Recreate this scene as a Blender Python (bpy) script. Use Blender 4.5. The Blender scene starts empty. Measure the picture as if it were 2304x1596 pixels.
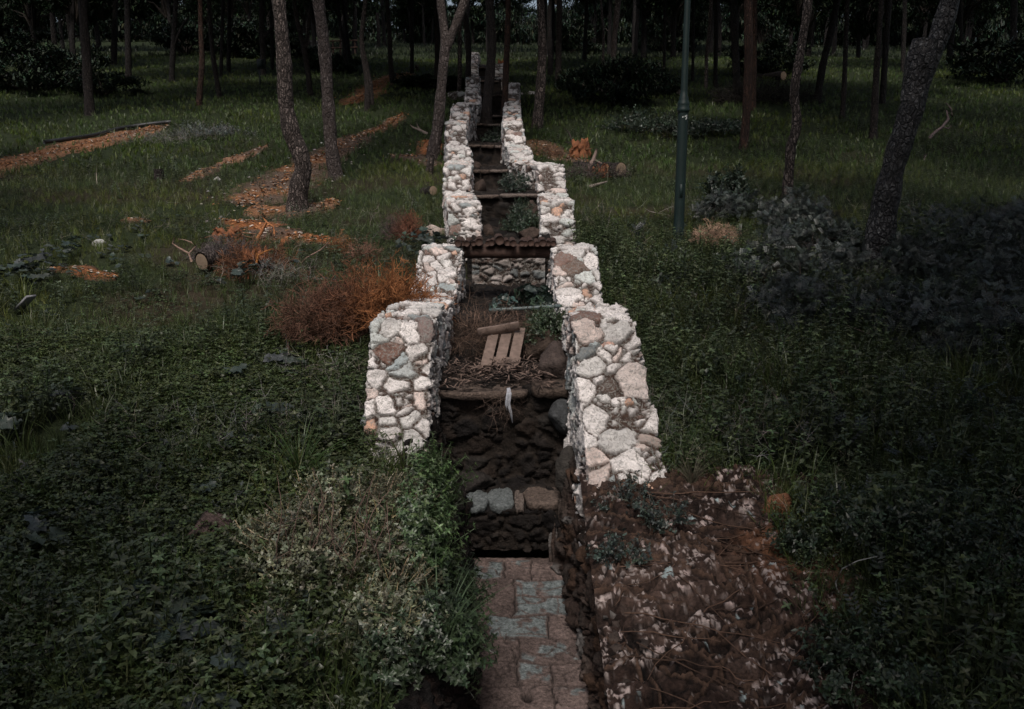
import bpy, math, random
import numpy as np
from mathutils import Vector, Matrix
random.seed(7); RS = np.random.RandomState(11)
sc = bpy.context.scene
R = math.radians
# ------------------------------------------------------------------ camera, world, sun, exposure
PITCH = R(12.0); FOC = 1917.0; CXP = 1152.0; CYP = 798.0      # focal length in units of a 2304 px wide frame
cam_d = bpy.data.cameras.new('camera'); cam = bpy.data.objects.new('camera', cam_d)
sc.collection.objects.link(cam); sc.camera = cam
cam_d.sensor_width = 36; cam_d.lens = 36 * FOC / 2304; cam_d.clip_end = 2000; cam_d.clip_start = .05
cam.location = (0, 0, 0); cam.rotation_euler = (R(90) - PITCH, 0, 0)
SUN_EL, SUN_AZ = 56.0, 187.0         # azimuth: clockwise from +Y (north)
w = bpy.data.worlds.new('World'); sc.world = w; w.use_nodes = True
nt = w.node_tree; bg = nt.nodes['Background']
sky = nt.nodes.new('ShaderNodeTexSky'); sky.sky_type = 'NISHITA'; sky.sun_disc = False
sky.sun_elevation = R(SUN_EL); sky.sun_rotation = R(SUN_AZ); sky.air_density = 1.0; sky.dust_density = 5.0; sky.ozone_density = 1.0
hs = nt.nodes.new('ShaderNodeHueSaturation'); hs.inputs['Saturation'].default_value = .7; nt.links.new(sky.outputs[0], hs.inputs['Color']); nt.links.new(hs.outputs[0], bg.inputs[0]); bg.inputs[1].default_value = 0.085
sl = bpy.data.lights.new('sun', 'SUN'); sl.energy = 1.5; sl.angle = R(14); sl.color = (1, .93, .86)
so = bpy.data.objects.new('sun', sl); sc.collection.objects.link(so)
sd = Vector((math.sin(R(SUN_AZ)) * math.cos(R(SUN_EL)), math.cos(R(SUN_AZ)) * math.cos(R(SUN_EL)), math.sin(R(SUN_EL))))
so.rotation_euler = sd.to_track_quat('Z', 'Y').to_euler(); so.location = (0, -5, 30)
sc.view_settings.view_transform = 'Standard'; sc.view_settings.look = 'None'
sc.view_settings.gamma = 1; sc.view_settings.exposure = 0.45
sc.cycles.max_bounces = 5; sc.cycles.diffuse_bounces = 2; sc.cycles.glossy_bounces = 2; sc.cycles.transmission_bounces = 2
sc.cycles.transparent_max_bounces = 4

# ------------------------------------------------------------------ numeric helpers
def h3(i, j, k, s):
    h = (i.astype(np.int64) * 73856093) ^ (j.astype(np.int64) * 19349663) ^ (k.astype(np.int64) * 83492791) ^ (s * 1274126177)
    h = h & 0xffffffff
    h = ((h ^ (h >> 16)) * 0x45d9f3b) & 0xffffffff
    h = ((h ^ (h >> 16)) * 0x45d9f3b) & 0xffffffff
    return ((h ^ (h >> 16)) & 0xffffff) / float(0x1000000)
def noise3(P, scale, seed=0):
    Q = P * scale; f = np.floor(Q); t = Q - f; t = t * t * (3 - 2 * t); f = f.astype(np.int64)
    r = 0
    for a in (0, 1):
        for b in (0, 1):
            for c in (0, 1):
                wt = (t[..., 0] if a else 1 - t[..., 0]) * (t[..., 1] if b else 1 - t[..., 1]) * (t[..., 2] if c else 1 - t[..., 2])
                r = r + wt * h3(f[..., 0] + a, f[..., 1] + b, f[..., 2] + c, seed)
    return r * 2 - 1
def fbm(P, scale, seed=0, oct=3):
    r = 0; a = 1.0; n = 0
    for o in range(oct):
        r = r + a * noise3(P, scale * 2 ** o, seed + 17 * o); n += a; a *= .55
    return r / n
def n2(x, y, scale, seed=0, oct=2):
    x = np.asarray(x, float); y = np.asarray(y, float)
    return fbm(np.stack([x, y, np.zeros_like(x + y)], -1) if x.shape == y.shape else np.stack(np.broadcast_arrays(x, y, 0 * x * y), -1), scale, seed, oct)
def sstep(a, b, x):
    t = np.clip((x - a) / (b - a), 0, 1); return t * t * (3 - 2 * t)
def voro(P, cell, seed=1, warp=.16, wt=.42, jit=1.0):
    cell = np.array(cell, float)
    Q = P / cell
    if warp:
        sc_ = 1.3
        Q = Q + warp * np.stack([noise3(Q, sc_, seed + 5), noise3(Q, sc_, seed + 6), noise3(Q, sc_, seed + 7)], -1)
        Q = Q + warp * .3 * np.stack([noise3(Q, 4.3, seed + 8), noise3(Q, 4.3, seed + 9), noise3(Q, 4.3, seed + 10)], -1)
    B = np.floor(Q).astype(np.int64)
    best = np.full(Q.shape[:-1], 1e9); bs = np.zeros_like(Q); bid = np.zeros_like(best)
    cand = []
    for a in (-1, 0, 1):
        for b in (-1, 0, 1):
            for c in (-1, 0, 1):
                I, J, K = B[..., 0] + a, B[..., 1] + b, B[..., 2] + c
                S = np.stack([I + .5 + jit * (h3(I, J, K, seed) - .5), J + .5 + jit * (h3(I, J, K, seed + 1) - .5), K + .5 + jit * (h3(I, J, K, seed + 2) - .5)], -1)
                ww = wt * h3(I, J, K, seed + 3)
                d = ((Q - S) ** 2).sum(-1) - ww
                m = d < best
                best = np.where(m, d, best); bs = np.where(m[..., None], S, bs); bid = np.where(m, h3(I, J, K, seed + 4), bid)
                cand.append((S, d))
    e = np.full(best.shape, 1e9)
    for S, d in cand:
        L = np.sqrt(((S - bs) ** 2).sum(-1))
        ok = L > 1e-6
        e = np.where(ok, np.minimum(e, (d - best) / (2 * np.where(ok, L, 1))), e)
    return bid, e * cell.mean(), (Q - bs) * cell

# ------------------------------------------------------------------ materials
def newmat(name):
    m = bpy.data.materials.new(name); m.use_nodes = True
    n = m.node_tree.nodes; l = m.node_tree.links; return m, n, l, n['Principled BSDF']
def setc(sock, c): sock.default_value = (c[0], c[1], c[2], 1)
def attr_mat(name, rough=.8, spec=.2, nscale=30, namt=.35, bump=.3, bscale=60, transl=0, dist=.01, speck=None):
    m, n, l, b = newmat(name)
    at = n.new('ShaderNodeAttribute'); at.attribute_name = 'col'
    tc = n.new('ShaderNodeTexCoord')
    nz = n.new('ShaderNodeTexNoise'); nz.inputs['Scale'].default_value = nscale; nz.inputs['Detail'].default_value = 6; nz.inputs['Roughness'].default_value = .65
    l.new(tc.outputs['Object'], nz.inputs['Vector'])
    mr = n.new('ShaderNodeMapRange'); mr.inputs[1].default_value = .3; mr.inputs[2].default_value = .7; mr.inputs[3].default_value = 1 - namt; mr.inputs[4].default_value = 1 + namt * .6
    l.new(nz.outputs[0], mr.inputs[0])
    vm = n.new('ShaderNodeVectorMath'); vm.operation = 'SCALE'; l.new(at.outputs['Color'], vm.inputs[0]); l.new(mr.outputs[0], vm.inputs['Scale'])
    out = vm.outputs[0]
    if speck:
        n2_ = n.new('ShaderNodeTexNoise'); n2_.inputs['Scale'].default_value = speck[0]; n2_.inputs['Detail'].default_value = 8; n2_.inputs['Roughness'].default_value = .75
        n2_.inputs['Distortion'].default_value = 2.2
        l.new(tc.outputs['Object'], n2_.inputs['Vector'])
        r2 = n.new('ShaderNodeMapRange'); r2.inputs[1].default_value = speck[1]; r2.inputs[2].default_value = speck[1] + .06
        l.new(n2_.outputs[0], r2.inputs[0])
        mx = n.new('ShaderNodeMix'); mx.data_type = 'RGBA'
        mm = n.new('ShaderNodeMath'); mm.operation = 'MULTIPLY'; mm.inputs[1].default_value = speck[3]; l.new(r2.outputs[0], mm.inputs[0])
        l.new(mm.outputs[0], mx.inputs[0]); l.new(out, mx.inputs[6]); setc(mx.inputs[7], speck[2]); out = mx.outputs[2]
    l.new(out, b.inputs['Base Color'])
    b.inputs['Roughness'].default_value = rough; b.inputs['Specular IOR Level'].default_value = spec
    if bump:
        bz = n.new('ShaderNodeTexNoise'); bz.inputs['Scale'].default_value = bscale; bz.inputs['Detail'].default_value = 5
        l.new(tc.outputs['Object'], bz.inputs['Vector'])
        bp = n.new('ShaderNodeBump'); bp.inputs['Strength'].default_value = bump; bp.inputs['Distance'].default_value = dist
        l.new(bz.outputs[0], bp.inputs['Height']); l.new(bp.outputs[0], b.inputs['Normal'])
    if transl:
        tb = n.new('ShaderNodeBsdfTranslucent'); l.new(out, tb.inputs[0])
        ms = n.new('ShaderNodeMixShader'); ms.inputs[0].default_value = transl
        l.new(b.outputs[0], ms.inputs[1]); l.new(tb.outputs[0], ms.inputs[2]); l.new(ms.outputs[0], n['Material Output'].inputs[0])
    return m
M = {}
M['leaf'] = attr_mat('leaf', rough=.42, spec=.6, nscale=9, namt=.5, bump=0, transl=.22)
M['needle'] = attr_mat('needle', rough=.7, spec=.1, nscale=3, namt=.4, bump=0)
M['stone'] = attr_mat('stone', rough=.9, spec=.15, nscale=14, namt=.22, bump=.8, bscale=55, dist=.02, speck=(19, .505, (.24, .235, .22), .75))
M['rubble'] = attr_mat('rubble', rough=.85, spec=.2, nscale=16, namt=.6, bump=.9, bscale=50, dist=.02, speck=(26, .66, (.26, .21, .195), .5))
M['paver'] = attr_mat('paver', rough=.85, spec=.25, nscale=38, namt=.7, bump=1, bscale=60, dist=.018, speck=(34, .61, (.022, .017, .016), .8))
M['soil'] = attr_mat('soil', rough=.95, spec=.1, nscale=9, namt=.45, bump=1, bscale=20, dist=.03)
M['dirt'] = attr_mat('dirt', rough=.95, spec=.1, nscale=22, namt=.55, bump=1, bscale=26, dist=.05, speck=(17, .60, (.5, .32, .2), .7))
M['twig'] = attr_mat('twig', rough=.8, spec=.2, nscale=20, namt=.4, bump=.4)
M['wood'] = attr_mat('wood', rough=.75, spec=.25, nscale=25, namt=.45, bump=.6, bscale=40)
def bark(name, plate, gap, zs=.35, scale=24, rough=.85):
    m, n, l, b = newmat(name)
    tc = n.new('ShaderNodeTexCoord'); mp = n.new('ShaderNodeMapping'); mp.inputs['Scale'].default_value = (1, 1, zs)
    l.new(tc.outputs['Object'], mp.inputs[0])
    nz = n.new('ShaderNodeTexNoise'); nz.inputs['Scale'].default_value = 9; nz.inputs['Detail'].default_value = 4; l.new(mp.outputs[0], nz.inputs['Vector'])
    va = n.new('ShaderNodeVectorMath'); va.operation = 'SCALE'; va.inputs['Scale'].default_value = .08; l.new(nz.outputs['Color'], va.inputs[0])
    vb = n.new('ShaderNodeVectorMath'); vb.operation = 'ADD'; l.new(mp.outputs[0], vb.inputs[0]); l.new(va.outputs[0], vb.inputs[1])
    vo = n.new('ShaderNodeTexVoronoi'); vo.feature = 'DISTANCE_TO_EDGE'; vo.inputs['Scale'].default_value = scale; l.new(vb.outputs[0], vo.inputs['Vector'])
    v2 = n.new('ShaderNodeTexVoronoi'); v2.feature = 'F1'; v2.inputs['Scale'].default_value = scale; l.new(vb.outputs[0], v2.inputs['Vector'])
    r = n.new('ShaderNodeMapRange'); r.inputs[1].default_value = .03; r.inputs[2].default_value = .22; l.new(vo.outputs[0], r.inputs[0])
    n3 = n.new('ShaderNodeTexNoise'); n3.inputs['Scale'].default_value = 40; n3.inputs['Detail'].default_value = 5; l.new(tc.outputs['Object'], n3.inputs['Vector'])
    r3 = n.new('ShaderNodeMapRange'); r3.inputs[1].default_value = .35; r3.inputs[2].default_value = .65; r3.inputs[3].default_value = .15; l.new(n3.outputs[0], r3.inputs[0])
    sp = n.new('ShaderNodeSeparateColor'); l.new(v2.outputs['Color'], sp.inputs[0])
    rr = n.new('ShaderNodeMapRange'); rr.inputs[3].default_value = .15; l.new(sp.outputs[0], rr.inputs[0])
    m1 = n.new('ShaderNodeMath'); m1.operation = 'MULTIPLY'; l.new(r.outputs[0], m1.inputs[0]); l.new(r3.outputs[0], m1.inputs[1])
    m2 = n.new('ShaderNodeMath'); m2.operation = 'MULTIPLY'; l.new(m1.outputs[0], m2.inputs[0]); l.new(rr.outputs[0], m2.inputs[1])
    mx = n.new('ShaderNodeMix'); mx.data_type = 'RGBA'; l.new(m2.outputs[0], mx.inputs[0]); setc(mx.inputs[6], gap); setc(mx.inputs[7], plate)
    l.new(mx.outputs[2], b.inputs['Base Color']); b.inputs['Roughness'].default_value = rough; b.inputs['Specular IOR Level'].default_value = .3
    bp = n.new('ShaderNodeBump'); bp.inputs['Strength'].default_value = 1; bp.inputs['Distance'].default_value = .05; l.new(m1.outputs[0], bp.inputs['Height']); l.new(bp.outputs[0], b.inputs['Normal'])
    return m
M['bark'] = bark('bark', (.40, .32, .29), (.018, .013, .011), scale=20)
M['bark_pale'] = bark('bark_pale', (.30, .25, .235), (.05, .038, .034), scale=16, zs=.5)
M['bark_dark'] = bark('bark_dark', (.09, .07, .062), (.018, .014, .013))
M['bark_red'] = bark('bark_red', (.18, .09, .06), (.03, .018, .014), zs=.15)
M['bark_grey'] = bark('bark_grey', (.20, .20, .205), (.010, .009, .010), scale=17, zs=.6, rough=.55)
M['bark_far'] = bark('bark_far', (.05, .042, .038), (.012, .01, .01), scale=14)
def plain(name, col, rough=.6, metal=0, spec=.5, ns=15, amt=.25, bump=.2):
    m, n, l, b = newmat(name)
    tc = n.new('ShaderNodeTexCoord'); nz = n.new('ShaderNodeTexNoise'); nz.inputs['Scale'].default_value = ns; nz.inputs['Detail'].default_value = 6
    l.new(tc.outputs['Object'], nz.inputs['Vector'])
    mx = n.new('ShaderNodeMix'); mx.data_type = 'RGBA'; l.new(nz.outputs[0], mx.inputs[0])
    setc(mx.inputs[6], [c * (1 - amt) for c in col]); setc(mx.inputs[7], [min(1, c * (1 + amt)) for c in col])
    l.new(mx.outputs[2], b.inputs['Base Color']); b.inputs['Roughness'].default_value = rough; b.inputs['Metallic'].default_value = metal; b.inputs['Specular IOR Level'].default_value = spec
    bp = n.new('ShaderNodeBump'); bp.inputs['Strength'].default_value = bump; bp.inputs['Distance'].default_value = .01
    l.new(nz.outputs[0], bp.inputs['Height']); l.new(bp.outputs[0], b.inputs['Normal'])
    return m
M['post_paint'] = plain('post_paint', (.007, .017, .016), .5, 0, .35, 6, .35, .1)
M['sticker'] = plain('sticker', (.45, .47, .46), .8, amt=.5, ns=60)
M['glass'] = plain('glass', (.5, .5, .48), .3)
M['pipe'] = plain('pipe', (.09, .12, .12), .5, amt=.4)
M['hose'] = plain('hose', (.02, .022, .024), .5)
M['rag'] = plain('rag', (.35, .36, .4), .7, amt=.4)
M['dark_wood'] = plain('dark_wood', (.045, .022, .015), .8, amt=.7, ns=25, bump=.8)
M['cut_wood'] = plain('cut_wood', (.20, .145, .10), .85, amt=.35, ns=40, bump=.4)
M['plank'] = plain('plank', (.165, .118, .098), .85, amt=.7, ns=18, bump=.6)
M['grey_wood'] = plain('grey_wood', (.17, .17, .18), .8, amt=.4, ns=20, bump=.5)
M['orange_wood'] = plain('orange_wood', (.17, .06, .022), .85, amt=.95, ns=14, bump=1)

# ------------------------------------------------------------------ object helpers
C = sc.collection
def tag(o, label=None, cat=None, group=None, kind=None):
    if label: o['label'] = label
    if cat: o['category'] = cat
    if group: o['group'] = group
    if kind: o['kind'] = kind
    return o
def empty(name, loc, label=None, cat=None, group=None, rz=0):
    o = bpy.data.objects.new(name, None); C.objects.link(o); o.location = loc; o.rotation_euler = (0, 0, rz); o.empty_display_size = .2
    return tag(o, label, cat, group)
def link(name, me, mat, parent=None):
    o = bpy.data.objects.new(name, me); C.objects.link(o)
    if mat and not me.materials: me.materials.append(mat)
    if parent: o.parent = parent
    return o
def raw(name, V, Q, col=None, smooth=False):
    """V (n,3), Q (m,4) quads (last index may repeat the third for triangles), col (n,3)"""
    V = np.ascontiguousarray(V, np.float32); Q = np.asarray(Q, np.int32)
    tri = Q[:, 2] == Q[:, 3]
    me = bpy.data.meshes.new(name)
    quads = Q[~tri]; tris = Q[tri][:, :3]
    idx = np.concatenate([quads.ravel(), tris.ravel()]).astype(np.int32)
    tot = np.concatenate([np.full(len(quads), 4), np.full(len(tris), 3)]).astype(np.int32)
    st = np.concatenate([[0], np.cumsum(tot)[:-1]]).astype(np.int32) if len(tot) else np.zeros(0, np.int32)
    me.vertices.add(len(V)); me.vertices.foreach_set('co', V.ravel())
    me.loops.add(len(idx)); me.loops.foreach_set('vertex_index', idx)
    me.polygons.add(len(tot)); me.polygons.foreach_set('loop_start', st); me.polygons.foreach_set('loop_total', tot)
    if smooth: me.polygons.foreach_set('use_smooth', np.ones(len(tot), bool))
    me.update(calc_edges=True); me.validate()
    if col is not None:
        a = me.color_attributes.new('col', 'FLOAT_COLOR', 'POINT')
        cc = np.ones((len(V), 4), np.float32); cc[:, :3] = np.clip(col, 0, 1); a.data.foreach_set('color', cc.ravel())
    return me
class Soup:
    def __init__(s): s.V = []; s.Q = []; s.K = []; s.n = 0
    def add(s, V, Q, col):
        V = np.asarray(V, float).reshape(-1, 3); Q = np.asarray(Q, int).reshape(-1, 4)
        col = np.broadcast_to(np.asarray(col, float), V.shape)
        s.V.append(V); s.Q.append(Q + s.n); s.K.append(col); s.n += len(V)
    def inst(s, T, pos, yaw, scale, col, tilt=None, tdir=None, M3=None):
        """T = (V, Q, c) template; arrays of length N"""
        V, Q, c = T; N = len(pos)
        if N == 0: return
        if M3 is None:
            cy, sy = np.cos(yaw), np.sin(yaw); Z = np.zeros(N); O = np.ones(N)
            Rz = np.stack([np.stack([cy, -sy, Z], -1), np.stack([sy, cy, Z], -1), np.stack([Z, Z, O], -1)], 1)
            if tilt is not None:
                td = tdir if tdir is not None else RS.uniform(0, 6.283, N)
                ax, ay = -np.sin(td), np.cos(td); ct, st_ = np.cos(tilt), np.sin(tilt)
                K = np.zeros((N, 3, 3)); K[:, 0, 2] = ay; K[:, 1, 2] = -ax; K[:, 2, 0] = -ay; K[:, 2, 1] = ax
                Rt = np.eye(3)[None] + st_[:, None, None] * K + (1 - ct)[:, None, None] * (K @ K)
                Rz = Rt @ Rz
            M3 = Rz
        W = np.einsum('nij,vj->nvi', M3, V)
        scale = np.asarray(scale); W = W * (scale[:, None, None] if scale.ndim == 1 else scale[:, None, :]) + pos[:, None, :]
        QQ = (Q[None] + (np.arange(N) * len(V))[:, None, None]).reshape(-1, 4)
        CC = np.asarray(col)[:, None, :] * c[None]
        s.add(W.reshape(-1, 3), QQ, CC.reshape(-1, 3))
    def mesh(s, name, smooth=False):
        return raw(name, np.concatenate(s.V), np.concatenate(s.Q), np.concatenate(s.K), smooth)
    def build(s, name, mat, parent=None, smooth=False, origin=None):
        V = np.concatenate(s.V)
        if origin is not None: V = V - np.array(origin)
        return link(name, raw(name, V, np.concatenate(s.Q), np.concatenate(s.K), smooth), mat, parent)
def gridq(a, b):
    i = np.arange(a - 1)[:, None] * b + np.arange(b - 1)[None]
    return np.stack([i, i + b, i + b + 1, i + 1], -1).reshape(-1, 4)
def tube(s, pts, rad, col, k=6, cap=True, jag=0):
    pts = np.asarray(pts, float); n = len(pts); rad = np.broadcast_to(np.asarray(rad, float), (n,))
    T = np.gradient(pts, axis=0); T /= np.linalg.norm(T, axis=1)[:, None] + 1e-9
    ref = np.array([0, 0, 1.]) if abs(T[:, 2]).mean() < .8 else np.array([1., 0, 0])
    U = np.cross(T, ref); U /= np.linalg.norm(U, axis=1)[:, None] + 1e-9; W = np.cross(T, U)
    a = np.arange(k) / k * 2 * math.pi
    rr = rad[:, None] * (1 + (jag * RS.uniform(-1, 1, (n, k)) if jag else 0))
    V = pts[:, None] + rr[..., None] * (np.cos(a)[None, :, None] * U[:, None] + np.sin(a)[None, :, None] * W[:, None])
    V = V.reshape(-1, 3); Q = []
    i = (np.arange(n - 1)[:, None] * k); j = np.arange(k)[None]; j2 = (np.arange(k)[None] + 1) % k
    Q = np.stack([i + j, i + k + j, i + k + j2, i + j2], -1).reshape(-1, 4)
    if cap:
        V = np.concatenate([V, pts[[0]], pts[[-1]]]); b = n * k
        q = [[b, (x + 1) % k, x, x] for x in range(k)]; q2 = [[b + 1, (n - 1) * k + x, (n - 1) * k + (x + 1) % k, (n - 1) * k + (x + 1) % k] for x in range(k)]
        q = [[a_[0], a_[1], a_[2], a_[2]] for a_ in q]
        Q = np.concatenate([Q, q, q2])
    s.add(V, Q, col)
def box(s, c, size, rot=(0, 0, 0), col=(.5, .5, .5), bev=.06):
    m = Matrix.Rotation(rot[2], 3, 'Z') @ Matrix.Rotation(rot[1], 3, 'Y') @ Matrix.Rotation(rot[0], 3, 'X')
    sx, sy, sz = [x / 2 for x in size]; b = min(size) * bev
    V = []; 
    for z, ins in ((-sz, b), (-sz + b, 0), (sz - b, 0), (sz, b)):
        for x, y in ((-1, -1), (1, -1), (1, 1), (-1, 1)):
            V.append(tuple(m @ Vector((x * (sx - ins), y * (sy - ins), z))))
    V = np.array(V) + np.array(c); Q = [[3, 2, 1, 0], [12, 13, 14, 15]]
    for r in range(3):
        for k in range(4): Q.append([r * 4 + k, r * 4 + (k + 1) % 4, r * 4 + 4 + (k + 1) % 4, r * 4 + 4 + k])
    s.add(V, Q, col)

# ------------------------------------------------------------------ terrain
GY = np.array([-40, 0, 4, 5.9, 7, 9, 13.5, 22, 33, 52, 90, 125, 260.])
GZ = np.array([-7, -3.7, -2.75, -2.22, -2.08, -1.78, -1.07, .37, 2.6, 6.2, 12.6, 15, 15.])
def G(y):
    return (np.interp(y, GY, GZ) + np.interp(np.asarray(y) - .8, GY, GZ) + np.interp(np.asarray(y) + .8, GY, GZ)) / 3
def LX(y): return np.interp(y, [6.9, 10, 13.5, 16, 18.5, 22, 25, 27, 32, 42, 52], [-.9, -.83, -.75, -1.0, -1.1, -1.42, -1.45, -1.2, -1.4, -1.85, -2.15])
def RX(y): return np.interp(y, [5.9, 6.9, 10, 13.5, 17.3, 18.2, 20, 22, 27, 33, 42, 52], [.84, .75, .72, .72, .74, .2, .15, 0, 0, .06, -.62, -1.1])
FP = [(1.5, -3.62), (4.8, -3.3), (6.46, -3.14), (6.5, -2.70), (6.98, -2.64), (7.05, -1.86), (7.1, -1.80), (8.52, -1.77), (8.68, -1.5), (12.0, -1.53), (12.08, -1.06), (15.45, -.93), (15.5, -.40), (18.5, -.33), (18.55, .05),
      (22, .2), (22.05, .68), (26, .94), (26.06, 1.41), (28.5, 1.5), (28.56, 1.8), (33.5, 2.4), (33.6, 2.9), (38, 3.4), (38.1, 3.85), (45, 4.8), (45.1, 5.2), (53, 6.3), (60, 7.4)]
FPY = np.array([p[0] for p in FP]); FPZ = np.array([p[1] for p in FP])
def H(x, y):
    x = np.asarray(x, float); y = np.asarray(y, float)
    g = G(y)
    dc = np.abs(x - (LX(y) + RX(y)) / 2)
    a = sstep(1.2, 4, dc)
    g = g + a * (.10 * n2(x, y, .45, 3) + .05 * n2(x, y, 1.6, 5)) + sstep(3, 20, dc) * np.clip(y - 10, 0, 60) / 60 * 1.0 * n2(x, y, .06, 8)
    g = g + .018 * np.clip(-x - 8, 0, 60) * sstep(25, 60, y)           # the slope climbs towards the left
    ridge = np.exp(-((x - 1.3) / 1.1) ** 2) * sstep(6.2, 4.6, y) * .06
    g = g - .30 * sstep(.45, .6, x) * sstep(1.80, 1.66, x) * sstep(5.98, 5.85, y) * sstep(2.9, 3.2, y)
    xl = np.where(y < 6.35, -.5, LX(y)); xr = np.where(y < 5.95, .62, RX(y))
    inside = (x > xl) & (x < xr) & (y < 54)
    return np.where(inside, np.minimum(np.interp(y - .45, FPY, FPZ) - .35, g - .3), g + ridge)
def ray(px, v):
    d = np.array([(px - CXP) / FOC, 1, (CYP - v) / FOC])
    c, s = math.cos(PITCH), math.sin(PITCH)
    r = np.array([d[0], c * d[1] + s * d[2], -s * d[1] + c * d[2]]); return r / r[1]
def at(px, v, Y): return ray(px, v) * Y
def hit(px, v, y0=3.0):
    r = ray(px, v); ys = np.exp(np.linspace(math.log(y0), math.log(200), 1500))
    z = r[2] * ys; g = H(r[0] * ys, ys); k = np.nonzero(g > z)[0]
    Y = ys[k[0]] if len(k) else 110.0
    return np.array([r[0] * Y, Y, float(H(r[0] * Y, Y))])
xs = np.concatenate([-np.geomspace(4, 90, 70)[::-1], np.linspace(-3.92, 3.92, 99), np.geomspace(4, 90, 70)])
ys = np.concatenate([np.linspace(-30, 2, 14), np.linspace(2.1, 16, 140), np.geomspace(16.1, 240, 170)])
X, Y = np.meshgrid(xs, ys, indexing='ij'); Z = H(X, Y)
P = np.stack([X, Y, Z], -1)
gcol = np.stack([.022 + 0 * X, .030 + 0 * X, .014 + 0 * X], -1)
mnz = sstep(-.1, .6, n2(X, Y, .7, 31))[..., None] * sstep(30, 12, Y)[..., None]
gcol = gcol * (1 - mnz) + np.array([.038, .03, .02]) * mnz
me = raw('ground', P.reshape(-1, 3), gridq(len(xs), len(ys))[:, ::-1], gcol.reshape(-1, 3), True)
tag(link('ground', me, M['soil']), kind='structure')

# ------------------------------------------------------------------ dirt paths and patches (thin sheets that follow the ground)
PATHS = []      # world polylines with half widths, used to keep grass off
def path(name, pts, label=None, off=.03, col=(.235, .118, .064), mixc=(.115, .082, .064), mixa=.4, edge=.35):
    W = [(hit(px, v), hw) for px, v, hw in pts]
    c = np.array([p[:2] for p, _ in W]); hw = np.array([h for _, h in W])
    t = np.linspace(0, len(c) - 1, 160); k = np.arange(len(c))
    cx, cy, hh = np.interp(t, k, c[:, 0]), np.interp(t, k, c[:, 1]), np.interp(t, k, hw)
    for _ in range(6):
        cx[1:-1] = (cx[:-2] + cx[2:] + cx[1:-1]) / 3; cy[1:-1] = (cy[:-2] + cy[2:] + cy[1:-1]) / 3
    T = np.stack([np.gradient(cx), np.gradient(cy)], -1); T /= np.linalg.norm(T, axis=1)[:, None] + 1e-9
    Nn = np.stack([-T[:, 1], T[:, 0]], -1); u = np.linspace(-1, 1, 25)
    s_ = np.arange(160) / 160 * 40
    e1 = 1 + edge * n2(s_, 0 * s_ + c[0, 0], 1.2, 41, 3); e2 = 1 + edge * n2(s_, 0 * s_ + c[0, 1] + 9, 1.2, 42, 3)
    endt = np.clip(np.minimum(np.arange(160), 159 - np.arange(160)) / 8, 0.02, 1) ** .5
    wv = np.where(u[None] < 0, (hh * e1 * endt)[:, None], (hh * e2 * endt)[:, None]) * u[None]
    XX = cx[:, None] + Nn[:, 0:1] * wv; YY = cy[:, None] + Nn[:, 1:2] * wv
    ZZ = H(XX, YY) + off * (1 - np.abs(u[None]) ** 6 * 1.6)
    m = sstep(-.2, .4, n2(XX, YY, 1.3, 51, 3) + .35 * (np.abs(u[None]) ** 2))[..., None] * mixa * 2
    cc = np.array(col) * (1 - np.clip(m, 0, 1)) + np.array(mixc) * np.clip(m, 0, 1)
    ef = sstep(.45, 1.0, np.abs(u[None]) + .45 * n2(XX, YY, 2.2, 57, 3))[..., None] * .85; cc = cc * (1 - ef) + np.array([.055, .045, .03]) * ef
    o = link(name, raw(name, np.stack([XX, YY, ZZ], -1).reshape(-1, 3), gridq(160, 25)[:, ::-1], cc.reshape(-1, 3), True), M['dirt'])
    tag(o, label, kind='structure')
    PATHS.append((np.stack([cx, cy], -1), hh))
path('path', [(-260, 450, 1.0), (-60, 392, .95), (90, 352, .9), (210, 322, .9), (300, 300, .75), (368, 287, .35)], 'orange wood chip path on the left slope', mixa=.05, edge=.2)
path('dirt_patch', [(545, 462, .5), (600, 432, .95), (660, 398, .8), (720, 356, .75), (770, 330, .6), (830, 302, .45), (880, 283, .4), (905, 258, .3)], 'worn dirt path between the two big pines', mixa=.55)
path('dirt_patch', [(760, 452, .15), (700, 470, .5), (640, 480, .6), (560, 470, .5)], 'chip covered dirt around the kinked pine', mixa=.5)
path('dirt_patch', [(415, 412, .15), (460, 388, .3), (530, 358, .3), (600, 330, .15)], 'pale dirt streak in the grass', col=(.25, .14, .09), mixa=.7)
path('dirt_patch', [(500, 500, .25), (560, 505, .55), (620, 530, .55), (700, 540, .35), (800, 548, .1)], 'bare orange soil around the root heap', col=(.26, .10, .04), mixa=.5, edge=.7)
path('dirt_patch', [(110, 610, .1), (170, 608, .22), (235, 625, .2), (262, 632, .08)], 'bare orange soil on the left', col=(.20, .08, .035), mixa=.3)
path('dirt_patch', [(275, 498, .1), (305, 498, .22), (335, 502, .1)], 'small gravelly patch', col=(.25, .13, .08), mixa=.6)
path('path', [(790, 236, .7), (830, 210, .8), (850, 190, .7), (880, 176, .6), (925, 165, .5)], 'orange dirt path far up the slope', mixa=.05)
path('dirt_patch', [(965, 352, .4), (972, 330, .4), (960, 318, .3)], 'reddish dirt beside the forked pine', col=(.35, .13, .05), mixa=.2)
path('dirt_patch', [(880, 352, .2), (930, 355, .4), (985, 375, .3)], 'stony dirt left of the wall', col=(.16, .11, .085), mixa=.4)
path('dirt_patch', [(1195, 318, .5), (1225, 335, .6), (1260, 355, .4), (1330, 372, .3)], 'twiggy dirt right of the wall', col=(.13, .08, .05), mixa=.4)
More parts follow.
